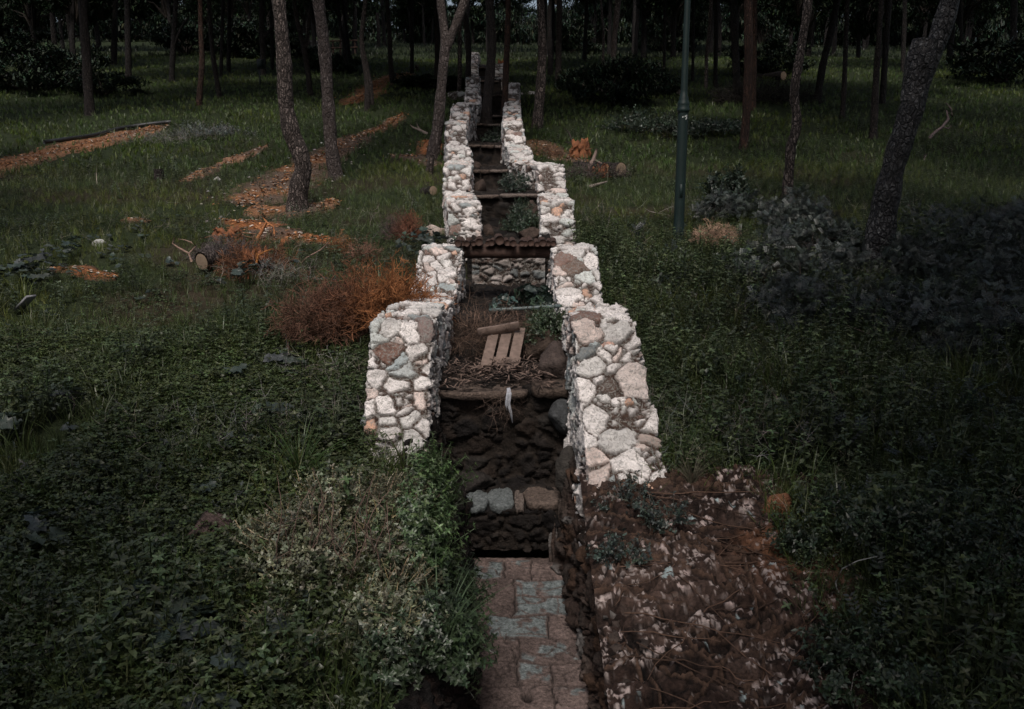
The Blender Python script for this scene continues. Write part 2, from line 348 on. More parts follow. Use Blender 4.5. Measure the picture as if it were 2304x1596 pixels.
def near_path(x, y, f=1.0):
    r = np.zeros(len(x), bool); f = np.broadcast_to(f, (len(x),))
    for c, hh in PATHS:
        cc = c[::4]; h_ = hh[::4]
        lo = cc.min(0) - 2; hi = cc.max(0) + 2
        m = (x > lo[0]) & (x < hi[0]) & (y > lo[1]) & (y < hi[1])
        if m.any():
            d = np.hypot(x[m][:, None] - cc[None, :, 0], y[m][:, None] - cc[None, :, 1]) - h_[None] * f[m][:, None]
            r[m] |= d.min(1) < 0
    return r

# ------------------------------------------------------------------ stone masonry
def stone_cols(bid, pal, wts):
    wts = np.cumsum(wts) / np.sum(wts); k = np.searchsorted(wts, bid); k = np.clip(k, 0, len(pal) - 1)
    base = np.array(pal)[k]; v = ((bid * 977.0) % 1)[..., None]
    return base * (.82 + .3 * v)
WHITE = ([(.70, .655, .64), (.61, .585, .57), (.54, .565, .55), (.64, .53, .49), (.20, .13, .11), (.34, .38, .39), (.60, .37, .27)], [52, 22, 9, 8, 3, 3, 2])
DARK = ([(.008, .0066, .0064), (.012, .0095, .0085), (.024, .021, .019), (.020, .014, .011)], [4, 4, 1, 1])  # near-black stone tones; the shade deep in the channel is put into the colour
BROWN = ([(.050, .034, .028), (.038, .029, .025), (.072, .054, .046), (.13, .12, .115), (.058, .034, .023)], [4, 4, 2, .7, 1])
def masonry(P, cell, seed, pal, mortar, depth, gap, rough=.012, tilt=.12, fine=True, special=()):
    du = np.gradient(P, axis=0); dv = np.gradient(P, axis=1); N = np.cross(du, dv); N /= np.linalg.norm(N, axis=-1)[..., None] + 1e-9
    for _ in range(1):
        N[1:-1] = (N[:-2] + N[1:-1] + N[2:]) / 3; N[:, 1:-1] = (N[:, :-2] + N[:, 1:-1] + N[:, 2:]) / 3
    N /= np.linalg.norm(N, axis=-1)[..., None] + 1e-9
    bid, e, rel = voro(P, cell, seed)
    b2, e2, r2 = voro(P, np.array(cell) * .46, seed + 40, .3, .3)
    sub = ((bid * 71.3) % 1) > .72; e = np.where(sub, np.minimum(e, e2), e); bid = np.where(sub, b2 * .999, bid); rel = np.where(sub[..., None], r2, rel)
    gv = gap * np.clip(P[..., 1] / 14, 1, 2.6) * np.clip(1 + 2.2 * fbm(P, 5.5, seed + 75, 2), .4, 3.0)
    m = sstep(gv * .4, gv * 1.05, e + .011 * fbm(P, 24, seed + 77, 3))
    tv = np.stack([(bid * 131.7) % 1, (bid * 317.3) % 1, (bid * 733.1) % 1], -1) - .5
    hgt = depth * (m * 1.0 + .02 * np.sqrt(np.clip(e / np.mean(cell), 0, .5))) + m * (rel * tv).sum(-1) * tilt * 2 + m * (((bid * 53.3) % 1) - .5) * depth * .8
    if fine:
        t2 = np.stack([(b2 * 131.7) % 1, (b2 * 317.3) % 1, (b2 * 733.1) % 1], -1) - .5
        hgt += m * ((r2 * t2).sum(-1) * .35 + (b2 - .5) * depth * .18)
    hgt += rough * 1.3 * fbm(P, 14, seed + 3, 4) * (0.4 + m)
    rid = 1 - np.abs(fbm(P * np.array([1, 1, 1.6]), 22, seed + 9, 2)); hgt += rough * .7 * rid * m
    hgt -= depth * 1.15
    Pn = P + N * hgt[..., None]
    col = stone_cols(bid, *pal)
    for q, c in special:
        d_ = ((P - np.array(q)) ** 2).sum(-1); k_ = np.unravel_index(np.argmin(d_), d_.shape); mm_ = np.abs(bid - bid[k_]) < 1e-9; col = np.where(mm_[..., None], np.array(c), col)
    st = sstep(.25, .6, fbm(P, 5, seed + 21, 3))[..., None] * .4
    col = col * (1 - st) + np.array([.30, .23, .20]) * st * (col.mean(-1, keepdims=True) * 1.3)
    mc = np.array(mortar) * (.7 + .6 * h3(np.round(P[..., 0] * 40).astype(int), np.round(P[..., 1] * 40).astype(int), np.round(P[..., 2] * 40).astype(int), 5))[..., None]
    return Pn, col * m[..., None] + mc * (1 - m[..., None])
def resample(prof, ds):
    """(y, z) polyline -> stations at arc-length spacing ds(y)"""
    out = [prof[0]]
    for a, b in zip(prof[:-1], prof[1:]):
        L = math.hypot(b[0] - a[0], b[1] - a[1]); n = max(1, int(L / ds(.5 * (a[0] + b[0]))))
        for i in range(1, n + 1): out.append((a[0] + (b[0] - a[0]) * i / n, a[1] + (b[1] - a[1]) * i / n))
    A = np.array(out); B = A.copy()
    for _ in range(3): B[1:-1] = (B[:-2] + B[1:-1] + B[2:]) / 3
    return B
def wall(label, prof, cx, wd, seed, cell=(.17, .17, .13), base=None, pal=WHITE, group=None, flare=0, depth=.021, gap=.011, mortar=(.050, .031, .024), fs=.0014, special=()):
    ds = lambda y: max(.0085, y * fs)
    S = resample(prof, ds); y, z = S[:, 0], S[:, 1]
    step = ds(y.mean()); wdv = wd(y) if callable(wd) else np.full_like(y, wd)
    zb = np.minimum(np.minimum(G(y), np.interp(y, FPY, FPZ)) - .25, z - .02) if base is None else np.minimum(base(y), z - .02)
    nS = max(8, int((z - zb).max() / step * .9)); nT = max(8, int(wdv.mean() / step))
    t = np.linspace(0, 1, nS, endpoint=False)[None]
    xc = cx(y)[:, None]; hw = (wdv / 2)[:, None]; zz, bb = z[:, None], zb[:, None]
    hz = bb + (zz - bb) * t
    fl = flare * (zz - hz)
    left = np.stack([xc - hw - fl - .03 * (zz - hz), y[:, None] + 0 * hz, hz], -1)
    tt = np.linspace(-1, 1, nT)[None]
    top = np.stack([xc + hw * tt, y[:, None] + 0 * tt, zz + .018 * (1 - tt ** 4)], -1)
    tr = np.linspace(1, 0, nS + 1)[None, 1:]; hz2 = bb + (zz - bb) * tr
    right = np.stack([xc + hw + .03 * (zz - hz2) + max(flare, 0) * .6 * (zz - hz2), y[:, None] + 0 * hz2, hz2], -1)
    P = np.concatenate([left, top, right], 1)
    Pn, col = masonry(P[:, ::-1], cell, seed, pal, mortar, depth, gap, special=special)
    n = Vector((float(cx(y)[0]), float(y[0]), float(zb[0])))
    r = empty('stone_wall', n, label, 'stone wall', group or 'stone walls along the channel')
    a, b = Pn.shape[:2]
    me = raw('masonry', (Pn - np.array(n)).reshape(-1, 3), gridq(a, b), col.reshape(-1, 3), True)
    link('masonry', me, M['stone'], r)
    return r
wall('left front block of the white stone channel wall, below the log footbridge',
     [(5.95, -2.65), (6.08, -2.28), (6.78, -1.34), (6.9, -1.21), (7.85, -1.19), (7.93, -1.26), (9.2, -1.28), (9.92, -.93), (10.05, -.87), (10.42, -.86), (10.46, -1.0), (10.5, -1.9)],
     LX, lambda y: np.interp(y, [6, 7, 8, 10], [.50, .50, .50, .48]), 3,
     special=[(at(897, 812, 6.75), (.17, .10, .08)), (at(955, 770, 6.8), (.20, .15, .14)), (at(900, 855, 6.6), (.44, .46, .46))])
wall('right front block of the white stone channel wall with big grey and brown stones',
     [(5.72, -2.5), (5.86, -2.2), (6.80, -1.26), (6.9, -1.18), (7.65, -1.17), (7.72, -1.33), (8.9, -1.41), (9.88, -.92), (10.0, -.87), (10.42, -.86), (10.46, -1.0), (10.5, -1.9)],
     RX, lambda y: np.interp(y, [5.7, 6.9, 7.6, 8.8, 10], [.60, .50, .50, .47, .52]), 105, cell=(.23, .23, .18),
     special=[(at(1332, 800, 6.62), (.17, .185, .19)), (at(1345, 885, 6.4), (.085, .058, .048)), (at(1368, 768, 6.7), (.55, .33, .26)), (at(1470, 975, 6.12), (.36, .29, .26)), (at(1425, 870, 6.4), (.60, .52, .49)), (at(1310, 605, 9.7), (.16, .11, .09))])
wall('long left stone wall stepping up the slope above the log footbridge',
     [(13.35, -1.35), (13.4, -1.05), (13.6, -.48), (13.75, -.44), (15.8, -.34), (16.25, .10), (16.5, .15), (18.1, .24), (18.4, .46), (18.6, .49), (20.9, .64), (21.5, 1.15), (21.8, 1.22), (23.9, 1.38), (25.2, 1.94), (26, 2.0), (28.4, 2.1), (29, 2.46),
      (31, 2.55), (32.4, 3.40), (33, 3.5), (37, 3.75), (37.6, 3.9)], LX, .52, 7, cell=(.2, .22, .14), fs=.0013, gap=.015, depth=.034)
wall('long right stone wall with a jog, stepping up above the footbridge',
     [(13.2, -1.3), (13.25, -1.0), (13.36, -.72), (13.7, -.68), (13.88, -.48), (14.0, -.45), (15.9, -.34), (16.5, .10), (16.7, .15), (17.9, .20), (18.3, .25), (18.8, .46), (19.1, .5), (20.8, .63), (21.6, 1.16), (22, 1.25), (23.6, 1.36), (25, 1.8), (25.5, 1.86),
      (27.4, 2.0), (28, 2.2), (29.4, 2.26), (30.8, 3.0), (31.2, 3.1), (33.6, 3.2), (33.8, 2.6)], RX, lambda y: np.interp(y, [13, 14, 16.5, 17.2, 19, 25, 33], [.54, .52, .52, .52, .5, .5, .45]), 19, cell=(.2, .22, .14), fs=.0013, gap=.015, depth=.034)
wall('far left stone wall segment high on the slope between the pines', [(39, 3.3), (39.3, 4.0), (41.5, 4.9), (42.5, 5.0), (46, 5.3)], LX, .5, 23, cell=(.24, .24, .18), group='far stone walls', fs=.0016)
wall('far right stone wall segment high on the slope beside the dark trunk', [(38.5, 3.2), (38.8, 3.9), (39.3, 4.1), (41, 4.3), (42, 5.05), (43, 5.1), (45, 5.15)], RX, .5, 29, cell=(.24, .24, .18), group='far stone walls', fs=.0016)
wall('farthest stone wall end at the top of the channel', [(50, 5.6), (50.3, 6.1), (51.6, 6.8), (52.2, 6.9), (55, 6.95), (55.3, 6)], LX, .42, 31, cell=(.24, .24, .18), group='far stone walls', fs=.0016)

# the stepped bed of the channel
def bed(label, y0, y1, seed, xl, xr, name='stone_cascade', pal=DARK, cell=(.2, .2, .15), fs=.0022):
    pr = [(y0, float(np.interp(y0, FPY, FPZ)))] + [p for p in FP if y0 < p[0] < y1] + [(y1, float(np.interp(y1, FPY, FPZ)))]
    S = resample(pr, lambda y: max(.012, y * fs)); y, z = S[:, 0], S[:, 1]
    nx = max(10, int(1.15 / max(.012, y.mean() * fs))); u = np.linspace(0, 1, nx)[None]
    a, b = xl(y)[:, None], xr(y)[:, None]
    X_ = a + (b - a) * u; cup = .10 * (np.abs(u - .5) * 2) ** 3 + .02 * n2(X_, y[:, None] + 0 * X_, 2.0, seed)
    P = np.stack([X_, y[:, None] + 0 * X_, z[:, None] + cup], -1)
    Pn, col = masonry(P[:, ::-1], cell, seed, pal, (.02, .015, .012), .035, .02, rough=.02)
    # flat treads carry pale silt
    N = np.cross(np.gradient(Pn, axis=0), np.gradient(Pn, axis=1)); N /= np.linalg.norm(N, axis=-1)[..., None] + 1e-9
    f = (sstep(.75, .97, np.abs(N[..., 2])) * sstep(-.1, .5, fbm(Pn, 3, 77, 3)))[..., None] * .6
    col = col * (1 - f) + np.array([.06, .047, .041]) * f
    o = link('stepped_bed', raw('stepped_bed', (Pn - Pn[0, nx // 2]).reshape(-1, 3), gridq(*Pn.shape[:2]), col.reshape(-1, 3), True), M['rubble'])
    r = empty(name, tuple(Pn[0, nx // 2]), label, 'stone steps', 'stepped stone beds of the channel'); o.parent = r
    return r
inL = lambda y: LX(y) + .15; inR = lambda y: RX(y) - .15
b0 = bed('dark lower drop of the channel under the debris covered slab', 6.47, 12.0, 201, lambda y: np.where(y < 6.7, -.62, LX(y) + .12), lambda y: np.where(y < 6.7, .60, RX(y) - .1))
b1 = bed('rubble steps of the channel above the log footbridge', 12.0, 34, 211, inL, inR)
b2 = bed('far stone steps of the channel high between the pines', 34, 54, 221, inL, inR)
# overhanging lip slabs at each drop: irregular flat stones side by side
def slab(s, c, L, D, T, col, seed):
    n = 22; a = np.arange(n) / n * 2 * math.pi
    rr = 1 / np.maximum(np.abs(np.cos(a)) , np.abs(np.sin(a))) ** .8
    rs = np.random.RandomState(seed); rr = rr * (1 + .10 * rs.uniform(-1, 1, n))
    rings = []
    for zz, k in ((-.5, .90), (-.42, .98), (.30, 1.0), (.46, .97), (.50, .90), (.51, .4)):
        rings.append(np.stack([c[0] + rr * np.cos(a) * L / 2 * k, c[1] + rr * np.sin(a) * D / 2 * k, c[2] + T * zz + .012 * rs.uniform(-1, 1, n)], -1))
    V = np.concatenate(rings + [[[c[0], c[1], c[2] + T * .52]], [[c[0], c[1], c[2] - T * .5]]]); Q = []
    for r in range(5):
        for k in range(n): Q.append([r * n + k, r * n + (k + 1) % n, r * n + n + (k + 1) % n, r * n + n + k])
    for k in range(n): Q.append([5 * n + k, 5 * n + (k + 1) % n, 6 * n, 6 * n]); Q.append([(k + 1) % n, k, 6 * n + 1, 6 * n + 1])
    s.add(V, Q, col)
for (y, z, root, hi) in ((6.69, -2.665, b0, 0), (7.12, -1.83, b0, 1), (12.15, -1.07, b1, 0), (15.6, -.40, b1, 1), (18.65, .03, b1, 1), (22.15, .66, b1, 1), (26.15, 1.40, b1, 1), (28.65, 1.8, b1, 0), (33.75, 2.88, b1, 0), (38.2, 3.85, b2, 0), (45.2, 5.2, b2, 0)):
    xl_, xr_ = (-.42, .42) if y < 6.7 else (float(LX(y)) + .25, float(RX(y)) - .24)
    cuts = np.sort(RS.uniform(.2, .8, 1 if y < 9 else 2)); cuts = np.concatenate([[0], cuts, [1]]) * (xr_ - xl_) + xl_
    if y < 6.7: cuts = np.array([-.42, -.20, .02, .10, .40])
    for i in range(len(cuts) - 1):
        s = Soup(); L = cuts[i + 1] - cuts[i]
        if L < .06: continue
        c = (.135, .150, .152) if (y < 6.7 and i < 2) else [(.12, .09, .075), (.085, .062, .05), (.15, .12, .105)][i % 3]
        slab(s, ((cuts[i] + cuts[i + 1]) / 2, y + RS.uniform(-.02, .02), z + RS.uniform(-.015, .015)), L * 1.0, .38 if y < 6.7 else .34, .06 + .015 * (i % 2), c, int(y * 100) + i)
        o = s.build('lip_slab', M['paver'], root, smooth=False, origin=tuple(root.location))

# paving of the lower channel
xs_ = np.arange(-.50, .75, .0095); ys_ = np.arange(2.6, 6.55, .0095)
XX, YY = np.meshgrid(xs_, ys_, indexing='ij')
ZZ = np.minimum(np.interp(YY, FPY, FPZ), -3.14)
P0 = np.stack([XX, YY, ZZ], -1)
wy = YY + .035 * noise3(P0, 5, 61) + .012 * noise3(P0, 19, 62); wx = XX + .03 * noise3(P0, 5, 63) + .012 * noise3(P0, 19, 64)
rows = [6.5, 6.21, 6.0, 5.74, 5.46, 5.2, 4.95, 4.66, 4.36, 4.05, 3.75, 3.4, 3.0, 2.5]
splits = [[-.06, .17], [.0], [.0], [-.17, .27], [.04], [.04, .27], [.26], [-.05, .3], [.1], [-.1, .25], [.05], [.1], [0.]]
greys = {(0, 0): .75, (0, 1): .45, (1, 1): .8, (2, 1): .85, (3, 1): .8, (4, 0): .15, (4, 1): .45, (5, 1): .75, (6, 1): .35, (7, 1): .4, (9, 1): .5}
cr_, ec_, _ = voro(P0, (.30, .24, .3), 171, .5, .3)
e = np.full(XX.shape, 9.); gm = np.zeros(XX.shape); vid = np.zeros(XX.shape)
for r_ in range(13):
    m = (wy <= rows[r_]) & (wy > rows[r_ + 1]); ed = np.minimum(rows[r_] - wy, wy - rows[r_ + 1])
    if r_ in (1, 2): ed = np.where(wx < 0.0, np.minimum(np.abs(6.21 - wy), np.abs(wy - 5.74)), ed)
    sp = [-.9] + splits[r_] + [1.2]
    for i in range(len(sp) - 1):
        mm = m & (wx >= sp[i]) & (wx < sp[i + 1]); ex = np.minimum(wx - sp[i], sp[i + 1] - wx)
        e[mm] = np.minimum(ed, ex)[mm]; gm[mm] = greys.get((r_, i), .0); vid[mm] = (r_ * 7 + i * 3) % 5 / 5
e = np.where((cr_ > .55), np.minimum(e, ec_ + .002), e)
m = sstep(.0015, .009, e)
ZZ = ZZ + .03 * m + .010 * fbm(P0, 8, 66) * m + .006 * vid * m + .004 * fbm(P0, 40, 67, 2)
hole = np.exp(-(((XX - .10) / .03) ** 2 + ((YY - 4.86) / .035) ** 2)); ZZ -= .06 * hole
g = sstep(.36, .46, gm * .62 + .5 * fbm(P0, 9, 68, 4) + .06) * (gm > .05) * sstep(.01, .03, e)
brown = np.array([.128, .095, .086]) * (1 + .6 * fbm(P0, 2.6, 73, 3))[..., None] * (1 + .5 * fbm(P0, 12, 69, 3))[..., None]
grey = np.array([.140, .160, .162]) * (1 + .5 * fbm(P0, 25, 70, 3))[..., None]
col = brown * (1 - g[..., None]) + grey * g[..., None]
col = col * (.14 + .86 * m)[..., None] * (1 - .8 * np.clip(hole * 1.5, 0, 1))[..., None]
o = link('path', raw('path', np.stack([XX, YY, ZZ], -1).reshape(-1, 3), gridq(len(xs_), len(ys_))[:, ::-1], col.reshape(-1, 3), True), M['paver'])
tag(o, kind='structure')
# rubble retaining walls of the lower trench: right (seen) and left (behind plants)
def revet(label, side, seed):
    y = np.arange(2.6, 7.0, .016); z0 = np.interp(y, FPY, FPZ) - .1; z0 = np.minimum(z0, -2.9)
    z1 = np.where(y < 5.95, G(y) + .02, -2.2 + .3 * sstep(5.95, 6.6, y))
    xb = np.interp(y, [2.6, 4.8, 6.5, 7], [.55, .50, .32, .42] if side > 0 else [-.2, -.16, -.32, -.5])
    xt = np.interp(y, [2.6, 4, 5.9, 7], [.46, .50, .64, .62] if side > 0 else [-.5, -.5, -.62, -.68])
    xt = xt if side < 0 else np.maximum(xt, xb + .06)
    t = np.linspace(0, 1, 62)[None]; k = 8
    Xa = xb[:, None] + (xt - xb)[:, None] * t ** 1.4; Za = z0[:, None] + (z1 - z0)[:, None] * t
    tx = xt[:, None] + side * np.linspace(.02, .2, k)[None]; tz = z1[:, None] + 0 * tx
    Xa = np.concatenate([Xa, tx], 1); Za = np.concatenate([Za, tz], 1)
    P = np.stack([Xa, y[:, None] + 0 * Xa, Za], -1)
    P = P[:, ::-1] if side < 0 else P
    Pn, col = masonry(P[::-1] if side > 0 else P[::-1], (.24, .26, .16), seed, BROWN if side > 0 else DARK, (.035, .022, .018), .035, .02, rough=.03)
    r = empty('retaining_wall', (float(xb[0]), 2.6, float(z0[0])), label, 'retaining wall')
    link('masonry', raw('masonry', (Pn - np.array(r.location)).reshape(-1, 3), gridq(*Pn.shape[:2]), col.reshape(-1, 3), True), M['rubble'], r)
revet('brown rubble side wall of the paved trench, right of the paving', 1, 301)
revet('rubble side wall of the paved trench, left of the paving behind weeds', -1, 311)
# rocky bank at lower right
xs_ = np.arange(.50, 3.0, .0088); ys_ = np.arange(3.0, 6.05, .0088)
XX, YY = np.meshgrid(xs_, ys_, indexing='ij'); P0 = np.stack([XX, YY, 0 * XX], -1)
ZZ = G(YY) + .05 * sstep(.5, .7, XX) - .18 * sstep(1.75, 2.9, XX)
big, eb, rel = voro(P0, (.5, .34, .4), 88, warp=.4, wt=.3)
mb = sstep(.002, .02, eb)
f1 = fbm(P0, 5, 81, 4); f2 = fbm(P0 * np.array([1, 2.0, 1]), 15, 82, 4); f3 = fbm(P0, 42, 83, 3)
f4 = fbm(P0 * np.array([.8, 1.9, 1]) + .03 * np.stack([f1, f2, f3], -1), 34, 89, 4)
ridg = (1 - np.abs(f2)) ** 4; hol = sstep(.12, .42, -fbm(P0 * np.array([1, 1.7, 1]), 6, 87, 3))
rl = np.full(XX.shape, 9.); rs_ = np.random.RandomState(12)
for q in range(46):
    cx_, cy_ = rs_.uniform(.6, 2.3), rs_.uniform(3.1, 6.0); an = rs_.normal(0, .45) if q % 4 else rs_.uniform(0, 3.14); L = rs_.uniform(.25, .75); cu = rs_.uniform(-.5, .5)
    u = (XX - cx_) * math.cos(an) + (YY - cy_) * math.sin(an); v_ = -(XX - cx_) * math.sin(an) + (YY - cy_) * math.cos(an) - cu * u * u + .02 * f1
    rl = np.minimum(rl, np.where(np.abs(u) < L, np.abs(v_) + .02 * sstep(L * .7, L, np.abs(u)), 9.))
rr_ = sstep(.014, .004, rl); rd_ = sstep(.034, .014, rl) - rr_
ZZ += .05 * f1 + .03 * ridg + .02 * mb + .012 * f3 - .05 * hol + .016 * rr_ - .012 * rd_
patch = sstep(-.25, .35, fbm(P0, 2.0, 84, 3) + .3 * f1)
bank_l = sstep(.39, .49, .75 * f4 + .45 * f3 + .24 * patch + .10 * f2 - .10 * (XX > 1.9)) * (1 - hol)
spots, es, _ = voro(P0, (.060, .05, .1), 97, warp=.5, wt=.1)
dots = (spots > .90) * sstep(.006, .012, es) * (1 - hol) * sstep(.1, .4, patch)
col = np.array([.024, .014, .011]) * (1 + .8 * f1 + .9 * f3)[..., None]
bt = sstep(.0, .4, fbm(P0, 3.1, 99, 3))[..., None]; col = col * (1 - bt) + np.array([.065, .042, .034]) * bt * (1 + .8 * f3[..., None])
og = (sstep(.15, .5, fbm(P0, 1.8, 86, 2)) * sstep(1.2, 1.9, XX) * sstep(4.4, 5.2, YY))[..., None]
col = col * (1 - og) + np.array([.17, .075, .038]) * og * (1 + .5 * f3[..., None])
col = col * (1 - rr_[..., None]) + np.array([.075, .045, .032]) * rr_[..., None]; col = col * (1 - .6 * rd_[..., None])
lich = np.array([.32, .265, .25]) * (1 + .45 * f2[..., None]); cold = (((spots * 37) % 1) > .8)[..., None]; gl_ = cold * np.array([.28, .34, .35]) + (~cold) * np.array([.44, .35, .33])
k_ = (bank_l * (1 - rr_))[..., None]; col = col * (1 - k_) + lich * k_
k_ = (dots * (1 - rr_))[..., None]; col = col * (1 - k_) + gl_ * k_
col = np.clip(col * (.3 + .7 * mb)[..., None], 0, 1)
o = link('rocky_bank', raw('rocky_bank', np.stack([XX, YY, ZZ], -1).reshape(-1, 3), gridq(len(xs_), len(ys_))[:, ::-1], col.reshape(-1, 3), True), M['rubble'])
tag(o, kind='structure')
#==PART2==
# ------------------------------------------------------------------ trees
def twist(n, s): 
    rs = np.random.RandomState(s); a = rs.normal(0, 1, (n, 2)); return a
CROWNS = []
def make_crown(seed, n=5200, squash=1.0, base=(.016, .026, .014), name='crown'):
    """needle foliage in loose clumps round a set of limbs, unit size (radius 1), origin at the trunk top"""
    rs = np.random.RandomState(seed); s = Soup(); cl = []
    for i in range(34):
        a = rs.uniform(0, 6.283); r = rs.uniform(.1, 1) ** .6; zz = rs.uniform(-.55, .75) * squash
        r *= math.sqrt(max(.15, 1 - (zz / .95) ** 2)); cl.append((r * math.cos(a), r * math.sin(a), zz, rs.uniform(.16, .36)))
    cl = np.array(cl); k = rs.randint(0, len(cl), n)
    d = rs.normal(0, 1, (n, 3)); d /= np.linalg.norm(d, axis=1)[:, None]; rr = cl[k, 3] * rs.uniform(.15, 1, n) ** .5
    p = cl[k, :3] + d * rr[:, None] * np.array([1, 1, .62])
    T = (np.array([[0, -.5, 0], [1, -.25, .12], [1, .25, .12], [0, .5, 0]]), np.array([[0, 1, 2, 3]]), np.ones((4, 3)))
    c = np.array(base) * rs.uniform(.55, 1.5, (n, 1)) * (1 + .15 * rs.normal(0, 1, (n, 3)))
    sca = np.stack([rs.uniform(.06, .13, n), rs.uniform(.02, .05, n), np.full(n, .09)], -1)
    yaw = rs.uniform(0, 6.283, n); tl = rs.uniform(-1.2, 1.2, n)
    # scale in template space
    V, Q, cc = T; W = V[None] * sca[:, None, :]
    cy, sy, ct, st = np.cos(yaw), np.sin(yaw), np.cos(tl), np.sin(tl)
    x = W[..., 0] * ct[:, None] - W[..., 2] * st[:, None]; z = W[..., 0] * st[:, None] + W[..., 2] * ct[:, None]; y = W[..., 1]
    W = np.stack([x * cy[:, None] - y * sy[:, None], x * sy[:, None] + y * cy[:, None], z], -1) + p[:, None]
    s.add(W.reshape(-1, 3), (Q[None] + 4 * np.arange(n)[:, None, None]).reshape(-1, 4), np.repeat(c, 4, 0))
    me = s.mesh(name); me.materials.append(M['needle'])
    l = Soup()
    for x_ in cl[::2]:
        e = x_[:3] * .9; m_ = e * .5 + np.array([0, 0, -.12]); tube(l, [[0, 0, -.75], m_ * np.array([.6, .6, 1]) + [0, 0, -.15], e], [.035, .02, .006], (.03, .024, .02), 4, False)
    ml = l.mesh('limbs', True); ml.materials.append(M['twig'])
    return me, ml
CROWNS = [make_crown(500 + i, 5200 if i < 3 else 3800) for i in range(4)]
BUSHES = [make_crown(540 + i, 6500, .8, (.030, .043, .030), 'foliage') for i in range(3)]
def add_crown(root, loc, rad, hgt, var, rz):
    me, ml = CROWNS[var]
    c = bpy.data.objects.new('crown', me); C.objects.link(c); c.parent = root; c.location = loc; c.scale = (rad, rad, hgt); c.rotation_euler = (0, 0, rz)
    l = bpy.data.objects.new('limbs', ml); C.objects.link(l); l.parent = root; l.location = loc; l.scale = (rad, rad, hgt); l.rotation_euler = (0, 0, rz)
def trunk_line(px_pts, Y, top_h, lean_y=0, rs=None):
    base = at(px_pts[0][0], px_pts[0][1], Y)
    W = [at(p[0], p[1], Y) for p in px_pts]; W = [np.array([p[0], Y + lean_y * (p[2] - base[2]), p[2]]) for p in W]
    if top_h:
        a, b = W[-2], W[-1]; d = (b - a) / max(1e-6, np.linalg.norm(b - a)); z = b[2]
        while z - base[2] < top_h:
            d = d * .75 + np.array([rs.uniform(-.15, .15), rs.uniform(-.12, .12), 1]) * .25; d /= np.linalg.norm(d)
            W.append(W[-1] + d * .8); z = W[-1][2]
    W = np.array(W); return W
def spline(W, seg):
    t = np.concatenate([[0], np.cumsum(np.linalg.norm(np.diff(W, axis=0), axis=1))]); n = max(6, int(t[-1] / seg))
    u = np.linspace(0, t[-1], n); V = np.stack([np.interp(u, t, W[:, i]) for i in range(3)], -1)
    for _ in range(max(2, int(.25 / seg))): V[1:-1] = (V[:-2] + V[1:-1] * 2 + V[2:]) / 4
    return V, u
def trunk_mesh(s, W, w0, w1, k=12, seg=.12, rough=.06, flare=.35, zone=None, seed=0, taper_end=None):
    V, u = spline(W, seg); L = u[-1]
    r = w0 / 2 + (w1 - w0) / 2 * np.clip(u / (taper_end or L), 0, 1) ** .8
    if taper_end: r = np.where(u > taper_end, w1 / 2 * (1 - .6 * np.clip((u - taper_end) / max(.1, L - taper_end), 0, 1)), r)
    r = r * (1 + flare * np.exp(-u / (w0 * .9)))
    r = r * (1 + .05 * np.sin(u * 5.1 + seed) + .04 * np.sin(u * 11.7 + seed * 2))
    a = np.arange(k) / k * 2 * math.pi
    T = np.gradient(V, axis=0); T /= np.linalg.norm(T, axis=1)[:, None]
    U = np.cross(T, np.array([0, 1, 0.])); U /= np.linalg.norm(U, axis=1)[:, None]; W2 = np.cross(T, U)
    rr = r[:, None] * (1 + rough * n2(a[None] * 2.0 + 0 * u[:, None] + seed, u[:, None] * 6 + 0 * a[None], 1.0, 71 + seed % 7, 3))
    P = V[:, None] + rr[..., None] * (np.cos(a)[None, :, None] * U[:, None] + np.sin(a)[None, :, None] * W2[:, None])
    i = (np.arange(len(V) - 1)[:, None] * k); j = np.arange(k)[None]; j2 = (np.arange(k)[None] + 1) % k
    s.add(P.reshape(-1, 3), np.stack([i + j, i + j2, i + k + j2, i + k + j], -1).reshape(-1, 4), (.1, .1, .1))
    return V[-1], V
TREES = []
